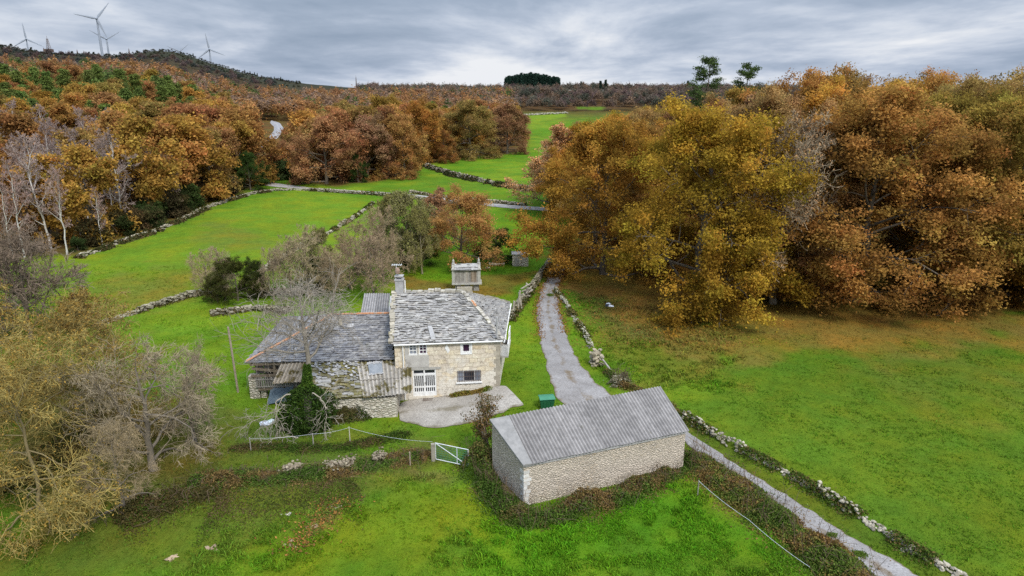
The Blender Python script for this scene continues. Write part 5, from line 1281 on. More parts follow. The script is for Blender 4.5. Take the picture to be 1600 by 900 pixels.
# ------------------------------------------------------------------ brambles, hedges and ivy
def foliage_band(name, pts, w, h, n, size, cols, label, seed, cat, group=None, stems=0, skew=0.):
    rg = np.random.default_rng(seed); line = resample(np.array([G(*p) for p in pts]), .2); L = len(line); base = line[L // 2].copy()
    d = unit(np.gradient(line[:, :2], axis=0)); nx = np.stack([-d[:, 1], d[:, 0]], 1)
    i = rg.integers(0, L, n); tt = i / L
    lump = fbm(line[i, 0], line[i, 1], 2.0, seed, 3); wl = w * (.55 + .9 * lump) * np.clip(np.minimum(tt, 1 - tt) * 12 + .35, 0, 1)
    off = np.clip(rg.normal(0, .60, n), -2.2, 2.2) * wl
    xy = line[i, :2] + nx[i] * off[:, None] + d[i] * rg.normal(0, .15, (n, 1))
    lp2 = fbm(xy[:, 0], xy[:, 1], .9, seed + 4, 3)
    top = h * np.clip((lump - .22) * 2.1 * (.35 + 1.3 * lp2), .10, 1.7) * np.clip(1.05 - (np.abs(off) / np.maximum(wl, .05)) ** 1.6, .04, 1) * np.clip(np.minimum(tt, 1 - tt) * 10 + .3, 0, 1)
    z = hgt(xy[:, 0], xy[:, 1]) + top * (1 - .6 * rg.random(n) ** 2.2) + rg.normal(0, .03, n)
    ci = (fbm(xy[:, 0], xy[:, 1], 1.3, seed + 7, 3) - .5) * 2.6 + rg.normal(0, .22, n) + .5
    K = len(cols); idx = np.clip((ci * K).astype(int), 0, K - 1)
    c = np.array(cols)[idx] * rg.uniform(.55, 1.45, (n, 1))
    o = thing(name, label, cat, base, group); lm = MB()
    leaf_quads(lm, np.stack([xy[:, 0], xy[:, 1], z], 1), size, c, rg, upb=.8); obj('leaves', lm, M_IVY, o)
    if stems:
        i = rg.integers(0, L, stems); p0 = np.stack([line[i, 0] + rg.normal(0, w * .5, stems), line[i, 1] + rg.normal(0, w * .5, stems), line[i, 2]], 1)
        p1 = p0 + np.stack([rg.normal(0, .35, stems), rg.normal(0, .35, stems), h * rg.uniform(.6, 1.35, stems)], 1); p2 = p1 + np.stack([rg.normal(0, .3, stems), rg.normal(0, .3, stems), rg.normal(-.05, .15, stems)], 1)
        sm = MB(); sm.tubes(np.stack([p0, p1, p2], 1), np.tile([.014, .011, .008], (stems, 1)), 3, (.8, .65, .5)); obj('stems', sm, M_BARK, o)
    return o
BRAM = [(.050, .085, .016), (.075, .120, .020), (.065, .095, .020), (.125, .105, .034), (.145, .095, .036)]
HEDG = [(.065, .100, .018), (.095, .135, .024), (.125, .125, .030), (.16, .12, .034), (.165, .098, .036)]
foliage_band('bramble_hedge', [(1082, 712), (1100, 730), (1150, 768), (1200, 806), (1250, 843), (1300, 882), (1350, 925)], 1.3, 1.05, 42000, .055, HEDG, 'brown and green bramble hedge along the left of the track at the lower right', 1, 'hedge', stems=240)
foliage_band('bramble_thicket', [(1082, 716), (1050, 738), (1005, 762), (960, 782), (910, 796), (865, 810), (835, 820)], .85, .9, 20000, .055, BRAM, 'bramble thicket along the foot of the long barn wall', 2, 'brambles', stems=160)
foliage_band('bramble_thicket', [(745, 712), (752, 735), (764, 760), (782, 785), (805, 806), (835, 822)], 1.0, 1.15, 17000, .055, BRAM[:4], 'dark ivy and bramble thicket at the left end of the barn', 3, 'brambles', stems=120)
foliage_band('bramble_bank', [(672, 708), (640, 716), (600, 722), (560, 730), (520, 738), (470, 744), (420, 748), (360, 750), (300, 752)], 1.15, .50, 22000, .055, BRAM, 'dark bramble bank running left from the metal gate', 4, 'brambles', stems=180)
foliage_band('bramble_bank', [(560, 762), (500, 775), (450, 785), (400, 795), (330, 795)], 2.3, .16, 9000, .045, [(.05, .06, .016), (.085, .06, .024), (.06, .09, .014), (.09, .065, .03)], 'low brown weed patch in the grass below the bramble bank', 5, 'weeds')
foliage_band('bramble_bank', [(640, 678), (590, 690), (540, 700), (480, 702), (420, 698), (360, 702)], .7, .28, 8000, .05, [(.035, .06, .012), (.05, .09, .012), (.05, .055, .018), (.08, .06, .025)], 'low dark weedy strip beside the rope fence below the farmhouse', 6, 'weeds')
foliage_band('bramble_bank', [(180, 812), (240, 790), (300, 775), (340, 760)], 1.3, .4, 12000, .055, [(.055, .05, .018), (.08, .06, .02), (.045, .07, .012), (.07, .05, .02)], 'brownish undergrowth beneath the leafless trees at the lower left', 7, 'weeds', stems=120)
foliage_band('undergrowth', [(0, 770), (60, 740), (120, 700), (160, 650), (140, 600), (60, 590), (0, 610)], 2.2, .6, 22000, .06, [(.06, .055, .018), (.09, .065, .02), (.05, .07, .014), (.075, .05, .02)], 'brown-green undergrowth between the yellow lichen trees', 8, 'undergrowth', stems=160)
foliage_band('flower_bed', [(702, 621), (716, 619.5), (732, 617), (748, 614), (764, 610)], .30, .55, 3600, .05, [(.10, .14, .02), (.14, .15, .025), (.16, .13, .03), (.18, .12, .03)], 'strip of yellow-green plants against the farmhouse wall under the wide window', 9, 'plants')
foliage_band('ivy', [(582, 649), (565, 651), (545, 654), (515, 658)], .5, 1.7, 9000, .06, [(.03, .05, .012), (.045, .065, .015), (.08, .07, .025)], 'ivy and weeds hanging over the lean-to wall below the mossy roof', 10, 'ivy')
foliage_band('dry_bush', [(958, 606), (966, 598), (972, 590), (978, 600)], .55, .9, 2600, .05, [(.11, .10, .05), (.25, .22, .14), (.38, .36, .27), (.09, .09, .035)], 'pale dry seed-headed bush beside the track behind the barn', 11, 'bush', stems=60)
foliage_band('verge_weeds', [(946, 580), (958, 590), (975, 606), (1000, 612), (1040, 630), (1066, 648)], .5, .5, 5000, .06, BRAM, 'dark weeds along the track wall just behind the barn', 12, 'weeds')

# dead tree with ivy at the front of the wing
tb = G(483, 668)
dt = thing('dead_tree', 'ivy-clad dead tree with broken grey branches in front of the slate-roofed wing', 'tree', tb)
rg = np.random.default_rng(21)
tp = np.array([tb + (0, 0, -.2), tb + (.02, .0, 1.2), tb + (.05, .1, 2.4), tb + (.22, .1, 3.7), tb + (.30, .2, 5.0), tb + (.22, .2, 6.0), tb + (.1, .25, 7.0), tb + (.15, .2, 8.2), tb + (.05, .2, 9.4)])[None]
tr = np.array([.30, .26, .23, .19, .16, .13, .10, .07, .03])[None]
l1, q1 = grow(tp, tr, 15, .46, .98, 1.0, .25, None, 8, .22, (0, 0, .04), .55, rg, abs_len=lambda t: 4.3 * (1.4 - t), taper=.35)
l2, q2 = grow(l1, q1, 7, .15, 1., .75, .3, lambda t: .55, 6, .22, (0, 0, .0), .6, rg)
l3, q3 = grow(l2, q2, 6, .1, 1., .75, .3, lambda t: .6, 5, .22, (0, 0, .0), .65, rg); q3 = np.maximum(q3, .013)
l4, q4 = grow(l3, q3, 3, .1, 1., .7, .3, lambda t: .6, 4, .2, (0, 0, -.01), .7, rg); q4 = np.maximum(q4, .008)
m = MB(); g_ = np.array((.23, .20, .165)); m.tubes(tp, tr, 9, g_); m.tubes(l1, q1, 6, g_ * 1.1); m.tubes(l2, q2, 4, g_ * 1.2); obj('trunk', m, M_TWIG, dt, True)
m = MB(); m.tubes(l3, q3, 3, g_ * 1.15); m.tubes(l4, q4, 3, g_ * 1.05); obj('twigs', m, M_TWIG, dt)
m = MB(); N = 19000; t = rg.random(N) ** 1.5; z = t * 4.6
rad = np.interp(z, [0, .8, 2.0, 2.7, 3.2, 4.2, 5.2], [1.6, 2.0, 1.9, .9, .32, .26, .14])
a_ = rg.uniform(0, 6.28, N); rr_ = rad * (.55 + .85 * fbm(a_ * 1.6, z, .9, 5, 3)) * np.sqrt(rg.uniform(.15, 1.1, N)); ax = np.interp(z, [0, 2.4, 3.7, 5.2], [-.15, 0, .2, .3])
c = np.array([(.022, .045, .010), (.035, .065, .013), (.05, .085, .016)])[rg.integers(0, 3, N)] * rg.uniform(.6, 1.4, (N, 1))
c = np.where((z > 3.1)[:, None], c * np.array([1.5, 1.5, 1.2]), c)
leaf_quads(m, tb + np.stack([ax + rr_ * np.cos(a_), rr_ * np.sin(a_) * .85, z], 1), .065, c, rg); obj('ivy', m, M_IVY, dt)
# pale broken boughs hanging from it
def bough(root, pts, r, label, seed):
    rg = np.random.default_rng(seed); pp = resample(np.array(pts, float), .12); pp = pp + np.cumsum(rg.normal(0, .035, pp.shape), 0); p = pp[None]; r = r * .62; R = np.linspace(r, r * .3, len(pp))[None]
    b1, w1 = grow(p, R, 9, .2, 1., .8, .3, lambda t: .42, 6, .2, (0, 0, -.10), .6, rg); b2, w2 = grow(b1, w1, 5, .1, 1., .7, .3, lambda t: .5, 5, .2, (0, 0, -.08), .65, rg); b3, w3_ = grow(b2, w2, 3, .1, 1., .7, .3, lambda t: .6, 4, .2, (0, 0, -.04), .7, rg)
    o = thing('broken_bough', label, 'branch', pts[-1]); m = MB(); cc = np.array((.34, .30, .245)); m.tubes(p, R, 6, cc); m.tubes(b1, np.maximum(w1, .012), 4, cc * .95); obj('limb', m, M_TWIG, o)
    m = MB(); m.tubes(b2, np.maximum(w2, .010), 3, cc * .85); m.tubes(b3, np.maximum(w3_, .008), 3, cc * .8); obj('twigs', m, M_TWIG, o)
bough(0, [tb + (-.6, -.9, 2.9), tb + (-1.3, -1.1, 2.7), tb + (-1.7, -1.2, 1.9), tb + (-1.6, -1.3, 1.0), tb + (-1.55, -1.4, .1)], .075, 'pale broken bough drooping to the grass left of the ivy-clad trunk', 1)
bough(0, [tb + (.6, -.9, 3.0), tb + (1.3, -1.1, 2.8), tb + (1.8, -1.2, 2.0), tb + (1.85, -1.3, 1.0), tb + (1.8, -1.3, .3)], .07, 'pale broken bough hanging over the mossy lean-to at the right of the ivy-clad trunk', 2)
bough(0, [tb + (-1.0, -1.0, 2.3), tb + (-1.9, -1.2, 1.8), tb + (-2.8, -1.3, 1.2), tb + (-3.6, -1.4, .6)], .06, 'pale dead bough slanting down left towards the open loft', 3)
bough(0, [G(470, 692) + (0, 0, .25), G(452, 690) + (0, 0, .5), G(430, 688) + (0, 0, .35), G(405, 686) + (0, 0, .15)], .07, 'fallen dead bough lying in the grass by the rope fence', 4)

# bare vine-covered stump beside the barn gable
vb = G(758, 716)
vt = thing('dead_tree', 'dead stump with clinging brown leaves between the gate and the barn', 'tree', vb)
tp = np.array([vb + (0, 0, -.2), vb + (.05, 0, 1.0), vb + (-.08, .05, 2.0), vb + (.05, 0, 2.9), vb + (-.02, 0, 3.5)])[None]; tr = np.array([.22, .19, .17, .14, .09])[None]
l1, q1 = grow(tp, tr, 12, .25, 1., 1.1, .3, None, 6, .25, (0, 0, .02), .45, rg, abs_len=lambda t: .9 * np.ones_like(t)); l2, q2 = grow(l1, q1, 5, .1, 1., .8, .3, lambda t: .6, 5, .25, (0, 0, 0), .6, rg)
m = MB(); m.tubes(tp, tr, 8, (.26, .22, .17)); m.tubes(l1, q1, 5, (.28, .23, .17)); m.tubes(l2, np.maximum(q2, .01), 3, (.25, .19, .13)); obj('trunk', m, M_TWIG, vt)
m = MB(); p, ib = spread(l2, 34, .14, rg); p2, _ = spread(np.repeat(tp, 10, 0), 160, .28, rg, .02)
p = np.concatenate([p, p2]); c = np.array([(.15, .085, .035), (.11, .08, .03), (.20, .12, .04), (.06, .065, .02)])[rg.integers(0, 4, len(p))] * rg.uniform(.6, 1.3, (len(p), 1)); leaf_quads(m, p, .055, c, rg); obj('leaves', m, M_IVY, vt)

# ------------------------------------------------------------------ grass (tufts in the near ground), tall weeds, fallen leaves
def keep_out(x, y):
    k = poly_sd(x, y, LANE_POLY) > -.06
    k |= poly_sd(x, y, YARD_POLY) > -.06
    for pl in ([wFL, wFR, wBR, wBL], [wA, wB, wD, wC], [fa, fb, fb - nn * 3.3, fa - nn * 3.3], [iFL, iFR, iBR, iBL], b4):
        q_ = np.array([p[:2] for p in pl]); k |= (np.abs(poly_sd(x, y, q_)) < .02) | (poly_sd(x, y, q_) > -.05)
    return k
def tufts(n, blades, hmin, hmax, wid, seed, ymax=84., sel=None, bright=1.0, spreadr=.07, lean=.5, pix=None):
    rg = np.random.default_rng(seed)
    u = rg.uniform(-.84, .84, n); y = 25 + (ymax - 25) * rg.random(n) ** 1.25; x = u * (y * .96 + 6.5)
    if sel is not None: k = sel(x, y); x, y = x[k], y[k]
    k = ~keep_out(x, y); x, y = x[k], y[k]; n = len(x)
    c = ground_colour(x, y); nz = fbm(x, y, 1.1, seed, 3)
    hh = (hmin + (hmax - hmin) * sstep(.3, .75, nz) * rg.uniform(.6, 1.2, n))
    X = np.repeat(x, blades) + rg.normal(0, spreadr, n * blades); Y = np.repeat(y, blades) + rg.normal(0, spreadr, n * blades); Hh = np.repeat(hh, blades) * rg.uniform(.6, 1.25, n * blades)
    Z = np.repeat(hgt(x, y), blades) - .02
    a = rg.uniform(0, 6.28, n * blades); ld = rg.normal(0, lean, (n * blades, 2)); w_ = wid * (1 + .012 * Y) * rg.uniform(.6, 1.3, n * blades)
    b = np.stack([X, Y, Z], 1); e = np.stack([np.cos(a) * w_, np.sin(a) * w_, np.zeros_like(a)], 1)
    mid = b + np.stack([ld[:, 0] * Hh * .35, ld[:, 1] * Hh * .35, Hh * .65], 1); tip = b + np.stack([ld[:, 0] * Hh, ld[:, 1] * Hh, Hh * .95], 1)
    V = np.stack([b - e, b + e, mid + e * .8, mid - e * .8, tip], 1).reshape(-1, 3); k = np.arange(n * blades) * 5
    cc = np.repeat(c * rg.uniform(.78, 1.26, (n, 1)) * (1 + rg.normal(0, .09, (n, 3))), blades, 0) * bright * rg.uniform(.75, 1.25, (n * blades, 1))
    m = MB(); m.add(V, np.stack([k, k + 1, k + 2, k + 3], 1), np.stack([k + 3, k + 2, k + 4], 1), c=np.repeat(cc, 5, 0)); return m
o = obj('grass', tufts(95000, 4, .05, .14, .016, 5, bright=1.42), M_GRASS); o['kind'] = 'stuff'; o['label'] = 'short bright green grass over the fields and verges'; o['category'] = 'grass'
lush = GP([(700, 905), (690, 840), (760, 815), (900, 820), (1080, 760), (1180, 830), (1260, 905)])
lush2 = GP([(270, 905), (300, 840), (440, 800), (560, 770), (690, 735), (640, 790), (470, 870), (380, 905)])
o = obj('tall_grass', tufts(60000, 7, .10, .26, .020, 6, 46., lambda x, y: ((poly_sd(x, y, lush) + (fbm(x, y, 2.2, 4, 3) - .5) * 6 > 0) & (fbm(x, y, .9, 9, 3) > .45)) | ((poly_sd(x, y, lush2) + (fbm(x, y, 2.2, 4, 3) - .5) * 4 > 0) & (fbm(x, y, .8, 19, 3) > .52)), 1.35, .11, .6), M_GRASS); o['kind'] = 'stuff'; o['label'] = 'lush tall grass and weeds in the lower meadow below the barn'; o['category'] = 'grass'
roughs = GP([(885, 450), (1000, 470), (1160, 520), (1140, 600), (1010, 606), (940, 570)])
o = obj('rough_grass', tufts(60000, 6, .12, .34, .024, 7, 80., lambda x, y: (poly_sd(x, y, roughs) + (fbm(x, y, 3, 4, 3) - .5) * 5 > 0) & (fbm(x, y, 1.2, 29, 3) > .42), 1.3, .14, .7), M_GRASS); o['kind'] = 'stuff'; o['label'] = 'rough tan and green grass between the track and the oaks'; o['category'] = 'grass'
rg = np.random.default_rng(91); N = 30000
lx = rg.normal(0, 1, N); u = rg.uniform(-.05, .80, N); y = rg.uniform(56, 84, N); x = u * (y * .96 + 6.5); k = poly_sd(x, y, GP(AREAS[2][0])) + (fbm(x, y, 4, 7, 3) - .3) * 9 + rg.normal(0, 1.5, N) > 0; k &= ~keep_out(x, y); x, y = x[k], y[k]
x2 = rg.normal(0, .9, 700); t = rg.random(700); lp = np.array([G(*p)[:2] for p in ((455, 862), (480, 838), (500, 812), (520, 795), (540, 785))]); li_ = resample(lp, .1); kk_ = (t * (len(li_) - 1)).astype(int); x = np.r_[x, li_[kk_, 0] + rg.normal(0, .55, 700)]; y = np.r_[y, li_[kk_, 1] + rg.normal(0, .4, 700)]
t = rg.random(5000); pl = np.array(LANE_POLY); n_ = len(pl) // 2; ei = (rg.random(5000) ** 1.5 * n_ * .42).astype(int); sidep = np.where(rg.random(5000)[:, None] < .5, pl[ei], pl[len(pl) - 1 - ei]); x = np.r_[x, sidep[:, 0] + rg.normal(0, .28, 5000)]; y = np.r_[y, sidep[:, 1] + rg.normal(0, .28, 5000)]
m = MB(); c = np.array([(.24, .11, .03), (.18, .085, .03), (.28, .15, .04), (.14, .075, .03)])[rg.integers(0, 4, len(x))] * rg.uniform(.7, 1.3, (len(x), 1))
leaf_quads(m, np.stack([x, y, hgt(x, y) + .07 + .05 * rg.random(len(x))], 1), .065, c, rg, upb=2.)
o = obj('fallen_leaves', m, M_IVY); o['kind'] = 'stuff'; o['label'] = 'brown fallen oak leaves scattered under the oaks and along the track edges'; o['category'] = 'leaves'

# ------------------------------------------------------------------ gate, rope fences, posts
ga_, gb_ = G(681, 720), G(732, 731)
gt = thing('field_gate', 'pale galvanised field gate with green mesh and a diagonal brace', 'gate', (ga_ + gb_) / 2)
gx_ = gb_ - ga_; gz0, gz1 = .12, 1.22
def gpt(u, z): p = ga_ + gx_ * u; return np.array([p[0], p[1], lerp(ga_[2], gb_[2], u) + z])
m = MB()
for a, b in (((0, gz0), (1, gz0)), ((0, gz1), (1, gz1)), ((0, gz0), (0, gz1)), ((1, gz0), (1, gz1)), ((.66, gz0), (.66, gz1)), ((0, gz1), (1, gz0))): m.tubes([gpt(*a), gpt(*b)], [.028, .028], 8, caps=True)
obj('frame', m, M_STEEL, gt)
m = MB()
for k in range(23): m.tubes([gpt(k / 22, gz0), gpt(k / 22, gz1)], [.012, .012], 4)
for k in range(8): z_ = lerp(gz0, gz1, k / 7); m.tubes([gpt(0, z_), gpt(1, z_)], [.012, .012], 4)
obj('mesh', m, m_rough('green_wire', (.05, .16, .09), (.07, .20, .12), 3, .1, rough=.5), gt)
gp0 = G(677, 720); m = MB(); m.box(gp0 + (0, 0, .5), (.22, .20, 1.35), .2, (.8, .77, .7), rx=.03); gpst = obj('gatepost', m, M_GRANITE); tag(gpst, 'rough stone gatepost at the left end of the metal gate', 'gatepost')
M_ROPE = m_rough('white_fence_rope', (.50, .53, .55), (.62, .64, .66), 4, .1)
def rope(pts, label, r=.0075, sag=.10):
    q = []
    for a, b in zip(pts[:-1], pts[1:]):
        for t in np.linspace(0, 1, 8, endpoint=False): q.append(lerp(a, b, t) - (0, 0, sag * 4 * t * (1 - t)))
    q.append(pts[-1]); m = MB(); m.tubes(np.array(q), np.full(len(q), r), 5); o = obj('fence_rope', m, M_ROPE, at=pts[0]); tag(o, label, 'rope fence')
posts = []
def post(px, py, h, r, label, col=(1, 1, 1), lean=(0, 0), mat=None):
    g = G(px, py); m = MB(); n = 5; t = np.linspace(0, 1, n)
    m.tubes(np.stack([g[0] + lean[0] * t, g[1] + lean[1] * t, g[2] - .2 + (h + .2) * t], 1), r * (1 - .12 * t), 7, col, caps=True)
    o = obj('fence_post', m, mat or M_WOODG, at=g); tag(o, label, 'post'); return g + (lean[0] * .96, lean[1] * .96, h * .95)
pA = post(392, 704, .9, .035, 'thin fence post under the grey branches at the left end of the rope fence'); pB = post(490, 698, .95, .04, 'wooden fence post in front of the ivy-clad dead tree'); pC = post(547, 692, 1.15, .03, 'thin pale fence post where the rope fence turns downhill', (1.7, 1.7, 1.6)); pD = post(641, 727, .9, .045, 'short wooden post in the brambles left of the gate', (1.1, .95, .8))
rope([pA, pB, pC], 'white fence rope strung left of the pale post below the farmhouse'); rope([pC, gp0 + (0, 0, 1.3)], 'white fence rope running from the pale post down to the gatepost', sag=.2)
pE = post(1090, 775, 1.0, .03, 'thin post at the barn end of the lower rope fence'); q1_ = G(1262, 912)
pF = q1_ + (0, 0, .9); rope([pE, lerp(pE, pF, .5), pF], 'white fence rope along the foot of the bramble hedge at the lower right', r=.009)
post(372, 613, 5.2, .085, 'tall grey wooden pole leaning slightly beside the left end of the farmhouse', (1.05, .95, .8), (-.15, 0))
# weathered posts and stub by the track
gS = G(931, 570); m = MB(); stones(m, gS + np.stack([rg.uniform(-.45, .45, 60), rg.uniform(-.6, .6, 60), rg.uniform(0, 1.25, 60)], 1), rg.uniform(.25, .45, 60), rg, np.array((1.0, .92, .78))[None] * rg.uniform(.6, 1.15, (60, 1)))
o = obj('stone_stub', m, M_DRY, at=gS); tag(o, 'broken end of a stone wall with a pale top beside the track', 'stone wall')
m = MB(); m.bar(gS + (.3, -.5, .9), gS + (1.0, -1.6, .2), .12, .10); o = obj('fallen_post', m, M_WOODG, at=gS + (.6, -1., .3)); tag(o, 'pale fallen timber leaning off the broken wall end', 'timber')
for px, py, h, lx_, lab in ((808, 487, 2.2, .3, 'grey weathered post leaning by the mossy wall, tallest of the three'), (815, 482, 1.7, -.25, 'pale split post beside the tallest leaning post'), (801, 493, 1.5, .15, 'short dark post by the garden wall nearest the house')):
    post(px, py, h, .12, lab, (1.15, 1.1, 1.0), (lx_, .1))
m = MB(); gW = G(819, 470); 
for k in range(9): a = rg.uniform(-.6, .6); m.bar(gW + (rg.normal(0, .3), rg.normal(0, .4), .55 + .14 * k), gW + (rg.normal(0, .3) + .5, rg.normal(0, .4) + .9, .55 + .16 * k), .11, .09, np.array((1.3, 1.25, 1.15)) * rg.uniform(.7, 1.1))
o = obj('timber_heap', m, M_WOODG, at=gW); tag(o, 'heap of pale old timbers piled on the mossy garden wall', 'timber')

# ------------------------------------------------------------------ green waste container
bq0 = G(854, 638)
bn = thing('waste_container', 'dark green waste container with a lighter lid behind the barn', 'bin', bq0)
ang = math.radians(8); cA, sA = math.cos(ang), math.sin(ang)
def bp(x, y, z): x, y, z = x * .86, y * .86, z * .78; return bq0 + (x * cA - y * sA, x * sA + y * cA, z)
m = MB(); lo, hi = [], []
m.hexa([bp(-.48, -.30, .16), bp(.48, -.30, .16), bp(.48, .34, .16), bp(-.48, .34, .16), bp(-.58, -.42, .92), bp(.58, -.42, .92), bp(.58, .42, 1.02), bp(-.58, .42, 1.02)])
for s in (-.3, 0, .3): m.hexa([bp(s - .04, -.335, .2), bp(s + .04, -.335, .2), bp(s + .04, -.30, .2), bp(s - .04, -.30, .2), bp(s - .04, -.445, .86), bp(s + .04, -.445, .86), bp(s + .04, -.40, .86), bp(s - .04, -.40, .86)])
MG = m_rough('green_plastic', (.012, .085, .040), (.018, .11, .052), 3, .05, rough=.45, spec=.4); obj('body', m, MG, bn)
m = MB(); n = 8
for i in range(n):
    y0, y1 = -.48 + i * .98 / n, -.48 + (i + 1) * .98 / n; zf = lambda y: 1.0 + .16 * math.cos((y - .05) * 1.9)
    m.hexa([bp(-.63, y0, zf(y0) - .05), bp(.63, y0, zf(y0) - .05), bp(.63, y1, zf(y1) - .05), bp(-.63, y1, zf(y1) - .05), bp(-.63, y0, zf(y0)), bp(.63, y0, zf(y0)), bp(.63, y1, zf(y1)), bp(-.63, y1, zf(y1))])
obj('lid', m, m_rough('green_lid', (.030, .16, .085), (.045, .20, .11), 3, .05, rough=.45, spec=.4), bn)
for s in (-.42, .42):
    for y_ in (-.22, .26):
        m = MB(); m.tubes([bp(s - .035, y_, .09), bp(s + .035, y_, .09)], [.09, .09], 12, caps=True); obj('wheel', m, M_RUST, bn)
# ------------------------------------------------------------------ sacks, sheets, stones and bits lying about
def lump(name, g, sx_, sy_, sz_, col, label, cat, seed, mat=None, rz=0.):
    rgl = np.random.default_rng(seed); th_ = np.linspace(0, math.pi, 9); ph = np.linspace(0, 2 * math.pi, 14, endpoint=False)
    T_, Ph = np.meshgrid(th_, ph, indexing='ij'); k = .78 + .44 * rgl.random(T_.shape); x_ = np.sin(T_) * np.cos(Ph) * sx_ * k; y_ = np.sin(T_) * np.sin(Ph) * sy_ * k; z_ = np.cos(T_) * sz_ * (.8 + .3 * k) + sz_ * .7
    v = np.stack([x_ * math.cos(rz) - y_ * math.sin(rz), x_ * math.sin(rz) + y_ * math.cos(rz), z_], -1).reshape(-1, 3) + g
    i, j = np.meshgrid(np.arange(8), np.arange(14), indexing='ij'); qq = np.stack([i * 14 + j, (i + 1) * 14 + j, (i + 1) * 14 + (j + 1) % 14, i * 14 + (j + 1) % 14], -1).reshape(-1, 4)
    m = MB(); m.add(v, qq, c=col); o = obj(name, m, mat or M_SACK, at=g); return tag(o, label, cat)
M_SACK = m_rough('plastic_sheet', (.8, .8, .8), (1, 1, 1), 3, .3, rough=.5, use_attr=True, spec=.4)
g = G(951, 479); lump('plastic_sack', g + (.18, -.1, 0), .34, .2, .12, (.78, .79, .82), 'white plastic sack lying on a dark one in the rough meadow', 'sack', 1, rz=-.4); lump('plastic_sack', g + (-.1, .05, 0), .34, .24, .14, (.025, .03, .05), 'dark blue-black sack under the white one in the rough meadow', 'sack', 2, rz=.5); lump('plastic_sack', g + (.02, .34, .05), .24, .16, .14, (.72, .74, .78), 'smaller white plastic sack at the back of the pair in the meadow', 'sack', 3)
g = G(414, 664); lump('plastic_sack', g, .36, .28, .15, (.52, .57, .65), 'crumpled whitish-blue sheeting in the grass below the open loft', 'sheet', 4); lump('plastic_sack', g + (.38, .2, .05), .22, .2, .16, (.60, .72, .76), 'smaller white bundle beside the whitish-blue sheeting', 'sheet', 5)
tg = FA.pt(2.1, .0, 1.0); m = MB(); n = 8
tq = [FA.pt(1.2, .1, 1.35), FA.pt(2.9, .35, 1.3), FA.pt(2.9, 1.05, .1), FA.pt(1.25, .95, .1)]; vs = []; 
for i in range(n):
    for j in range(n):
        vs.append(bil(tq, i / (n - 1), j / (n - 1)) + (0, 0, rg.normal(0, .05)))
i, j = np.meshgrid(np.arange(n - 1), np.arange(n - 1), indexing='ij'); m.add(vs, np.stack([i * n + j, (i + 1) * n + j, (i + 1) * n + j + 1, i * n + j + 1], -1).reshape(-1, 4), c=(.085, .12, .14)); o = obj('tarpaulin', m, M_SACK, at=tg); tag(o, 'faded blue-grey tarpaulin sloping out below the loft rail', 'tarpaulin')
def rock(px, py, s, col, label, seed, fl=.35): 
    g = G(px, py); rgl = np.random.default_rng(seed); m = MB(); n = 6; s = s * .62
    stones(m, g + np.stack([rgl.normal(0, s * .5, n), rgl.normal(0, s * .35, n), np.full(n, .0)], 1), np.full(n, s) * rgl.uniform(.5, 1.1, n), rgl, np.array(col)[None] * rgl.uniform(.75, 1.15, (n, 1)), flat=fl); o = obj('rock', m, M_DRY, at=g); tag(o, label, 'rock')
rock(487, 824, .55, (.95, .72, .55), 'largest reddish bare rock in the lower grass, with leaves around it', 1); rock(522, 793, .45, (1.3, 1.25, 1.15), 'flat pale rock in the grass above the reddish rock', 2, .2); rock(455, 851, .4, (1.05, .85, .65), 'small tan rock just below the reddish rock', 3); rock(333, 857, .5, (.95, .72, .6), 'pinkish flat rock in the grass at the bottom centre-left', 4); rock(270, 872, .5, (1.15, .9, .7), 'sandy rock near the bottom edge below the leafless trees', 5, .2); rock(447, 804, .32, (1.25, 1.2, 1.15), 'small whitish stone in the brown weed patch', 6); rock(763, 419, .7, (1.1, 1.1, 1.0), 'pale boulder beside the log behind the granary', 7, .6)
def rubble(px0, py0, px1, py1, n, label, seed):
    rgl = np.random.default_rng(seed); a, b = G(px0, py0), G(px1, py1); t = rgl.random(n); p = lerp(a[None], b[None], t[:, None]) + np.stack([rgl.normal(0, .1, n), rgl.normal(0, .32, n), np.zeros(n)], 1); p[:, 2] = hgt(p[:, 0], p[:, 1]) + .18 + rgl.uniform(0, .26, n)
    m = MB(); stones(m, p, rgl.uniform(.08, .20, n), rgl, np.array((.8, .72, .6))[None] * rgl.uniform(.6, 1.1, (n, 1))); o = obj('rubble_heap', m, M_DRY, at=lerp(a, b, .5)); tag(o, label, 'rubble')
rubble(446, 738, 468, 735, 120, 'small heap of pale stones showing at the left of the bramble bank', 1); rubble(508, 734, 552, 728, 200, 'largest heap of pale stones showing in the middle of the bramble bank', 2); rubble(583, 720, 602, 717, 90, 'pale stones showing in the bramble bank nearest the gate', 3)
g0, g1 = G(764, 416) + (0, 0, .25), G(788, 416) + (0, 0, .3); m = MB(); m.tubes(np.linspace(g0, g1, 5) + rg.normal(0, .05, (5, 3)), np.array([.17, .16, .15, .14, .12]), 8, (1.6, 1.5, 1.35), caps=True); o = obj('log', m, M_WOODG, at=g0); tag(o, 'pale fallen log in the leaf litter right of the granary', 'log')
# dark iron grid in front of the door
u = (H_D[0] + H_D[1]) / 2 + .2; p = F.pt(u, 0, .35); m = MB(); zz = float(hgt(p[0], p[1])) + .09
for k in range(9): m.box((p[0] - .32 + k * .08, p[1], zz), (.03, .34, .025), F.ang)
m.box((p[0], p[1] - .17, zz), (.74, .03, .03), F.ang); m.box((p[0], p[1] + .17, zz), (.74, .03, .03), F.ang); o = obj('door_grating', m, M_RUST, at=p); tag(o, 'dark iron grating on the concrete in front of the double door', 'grating')

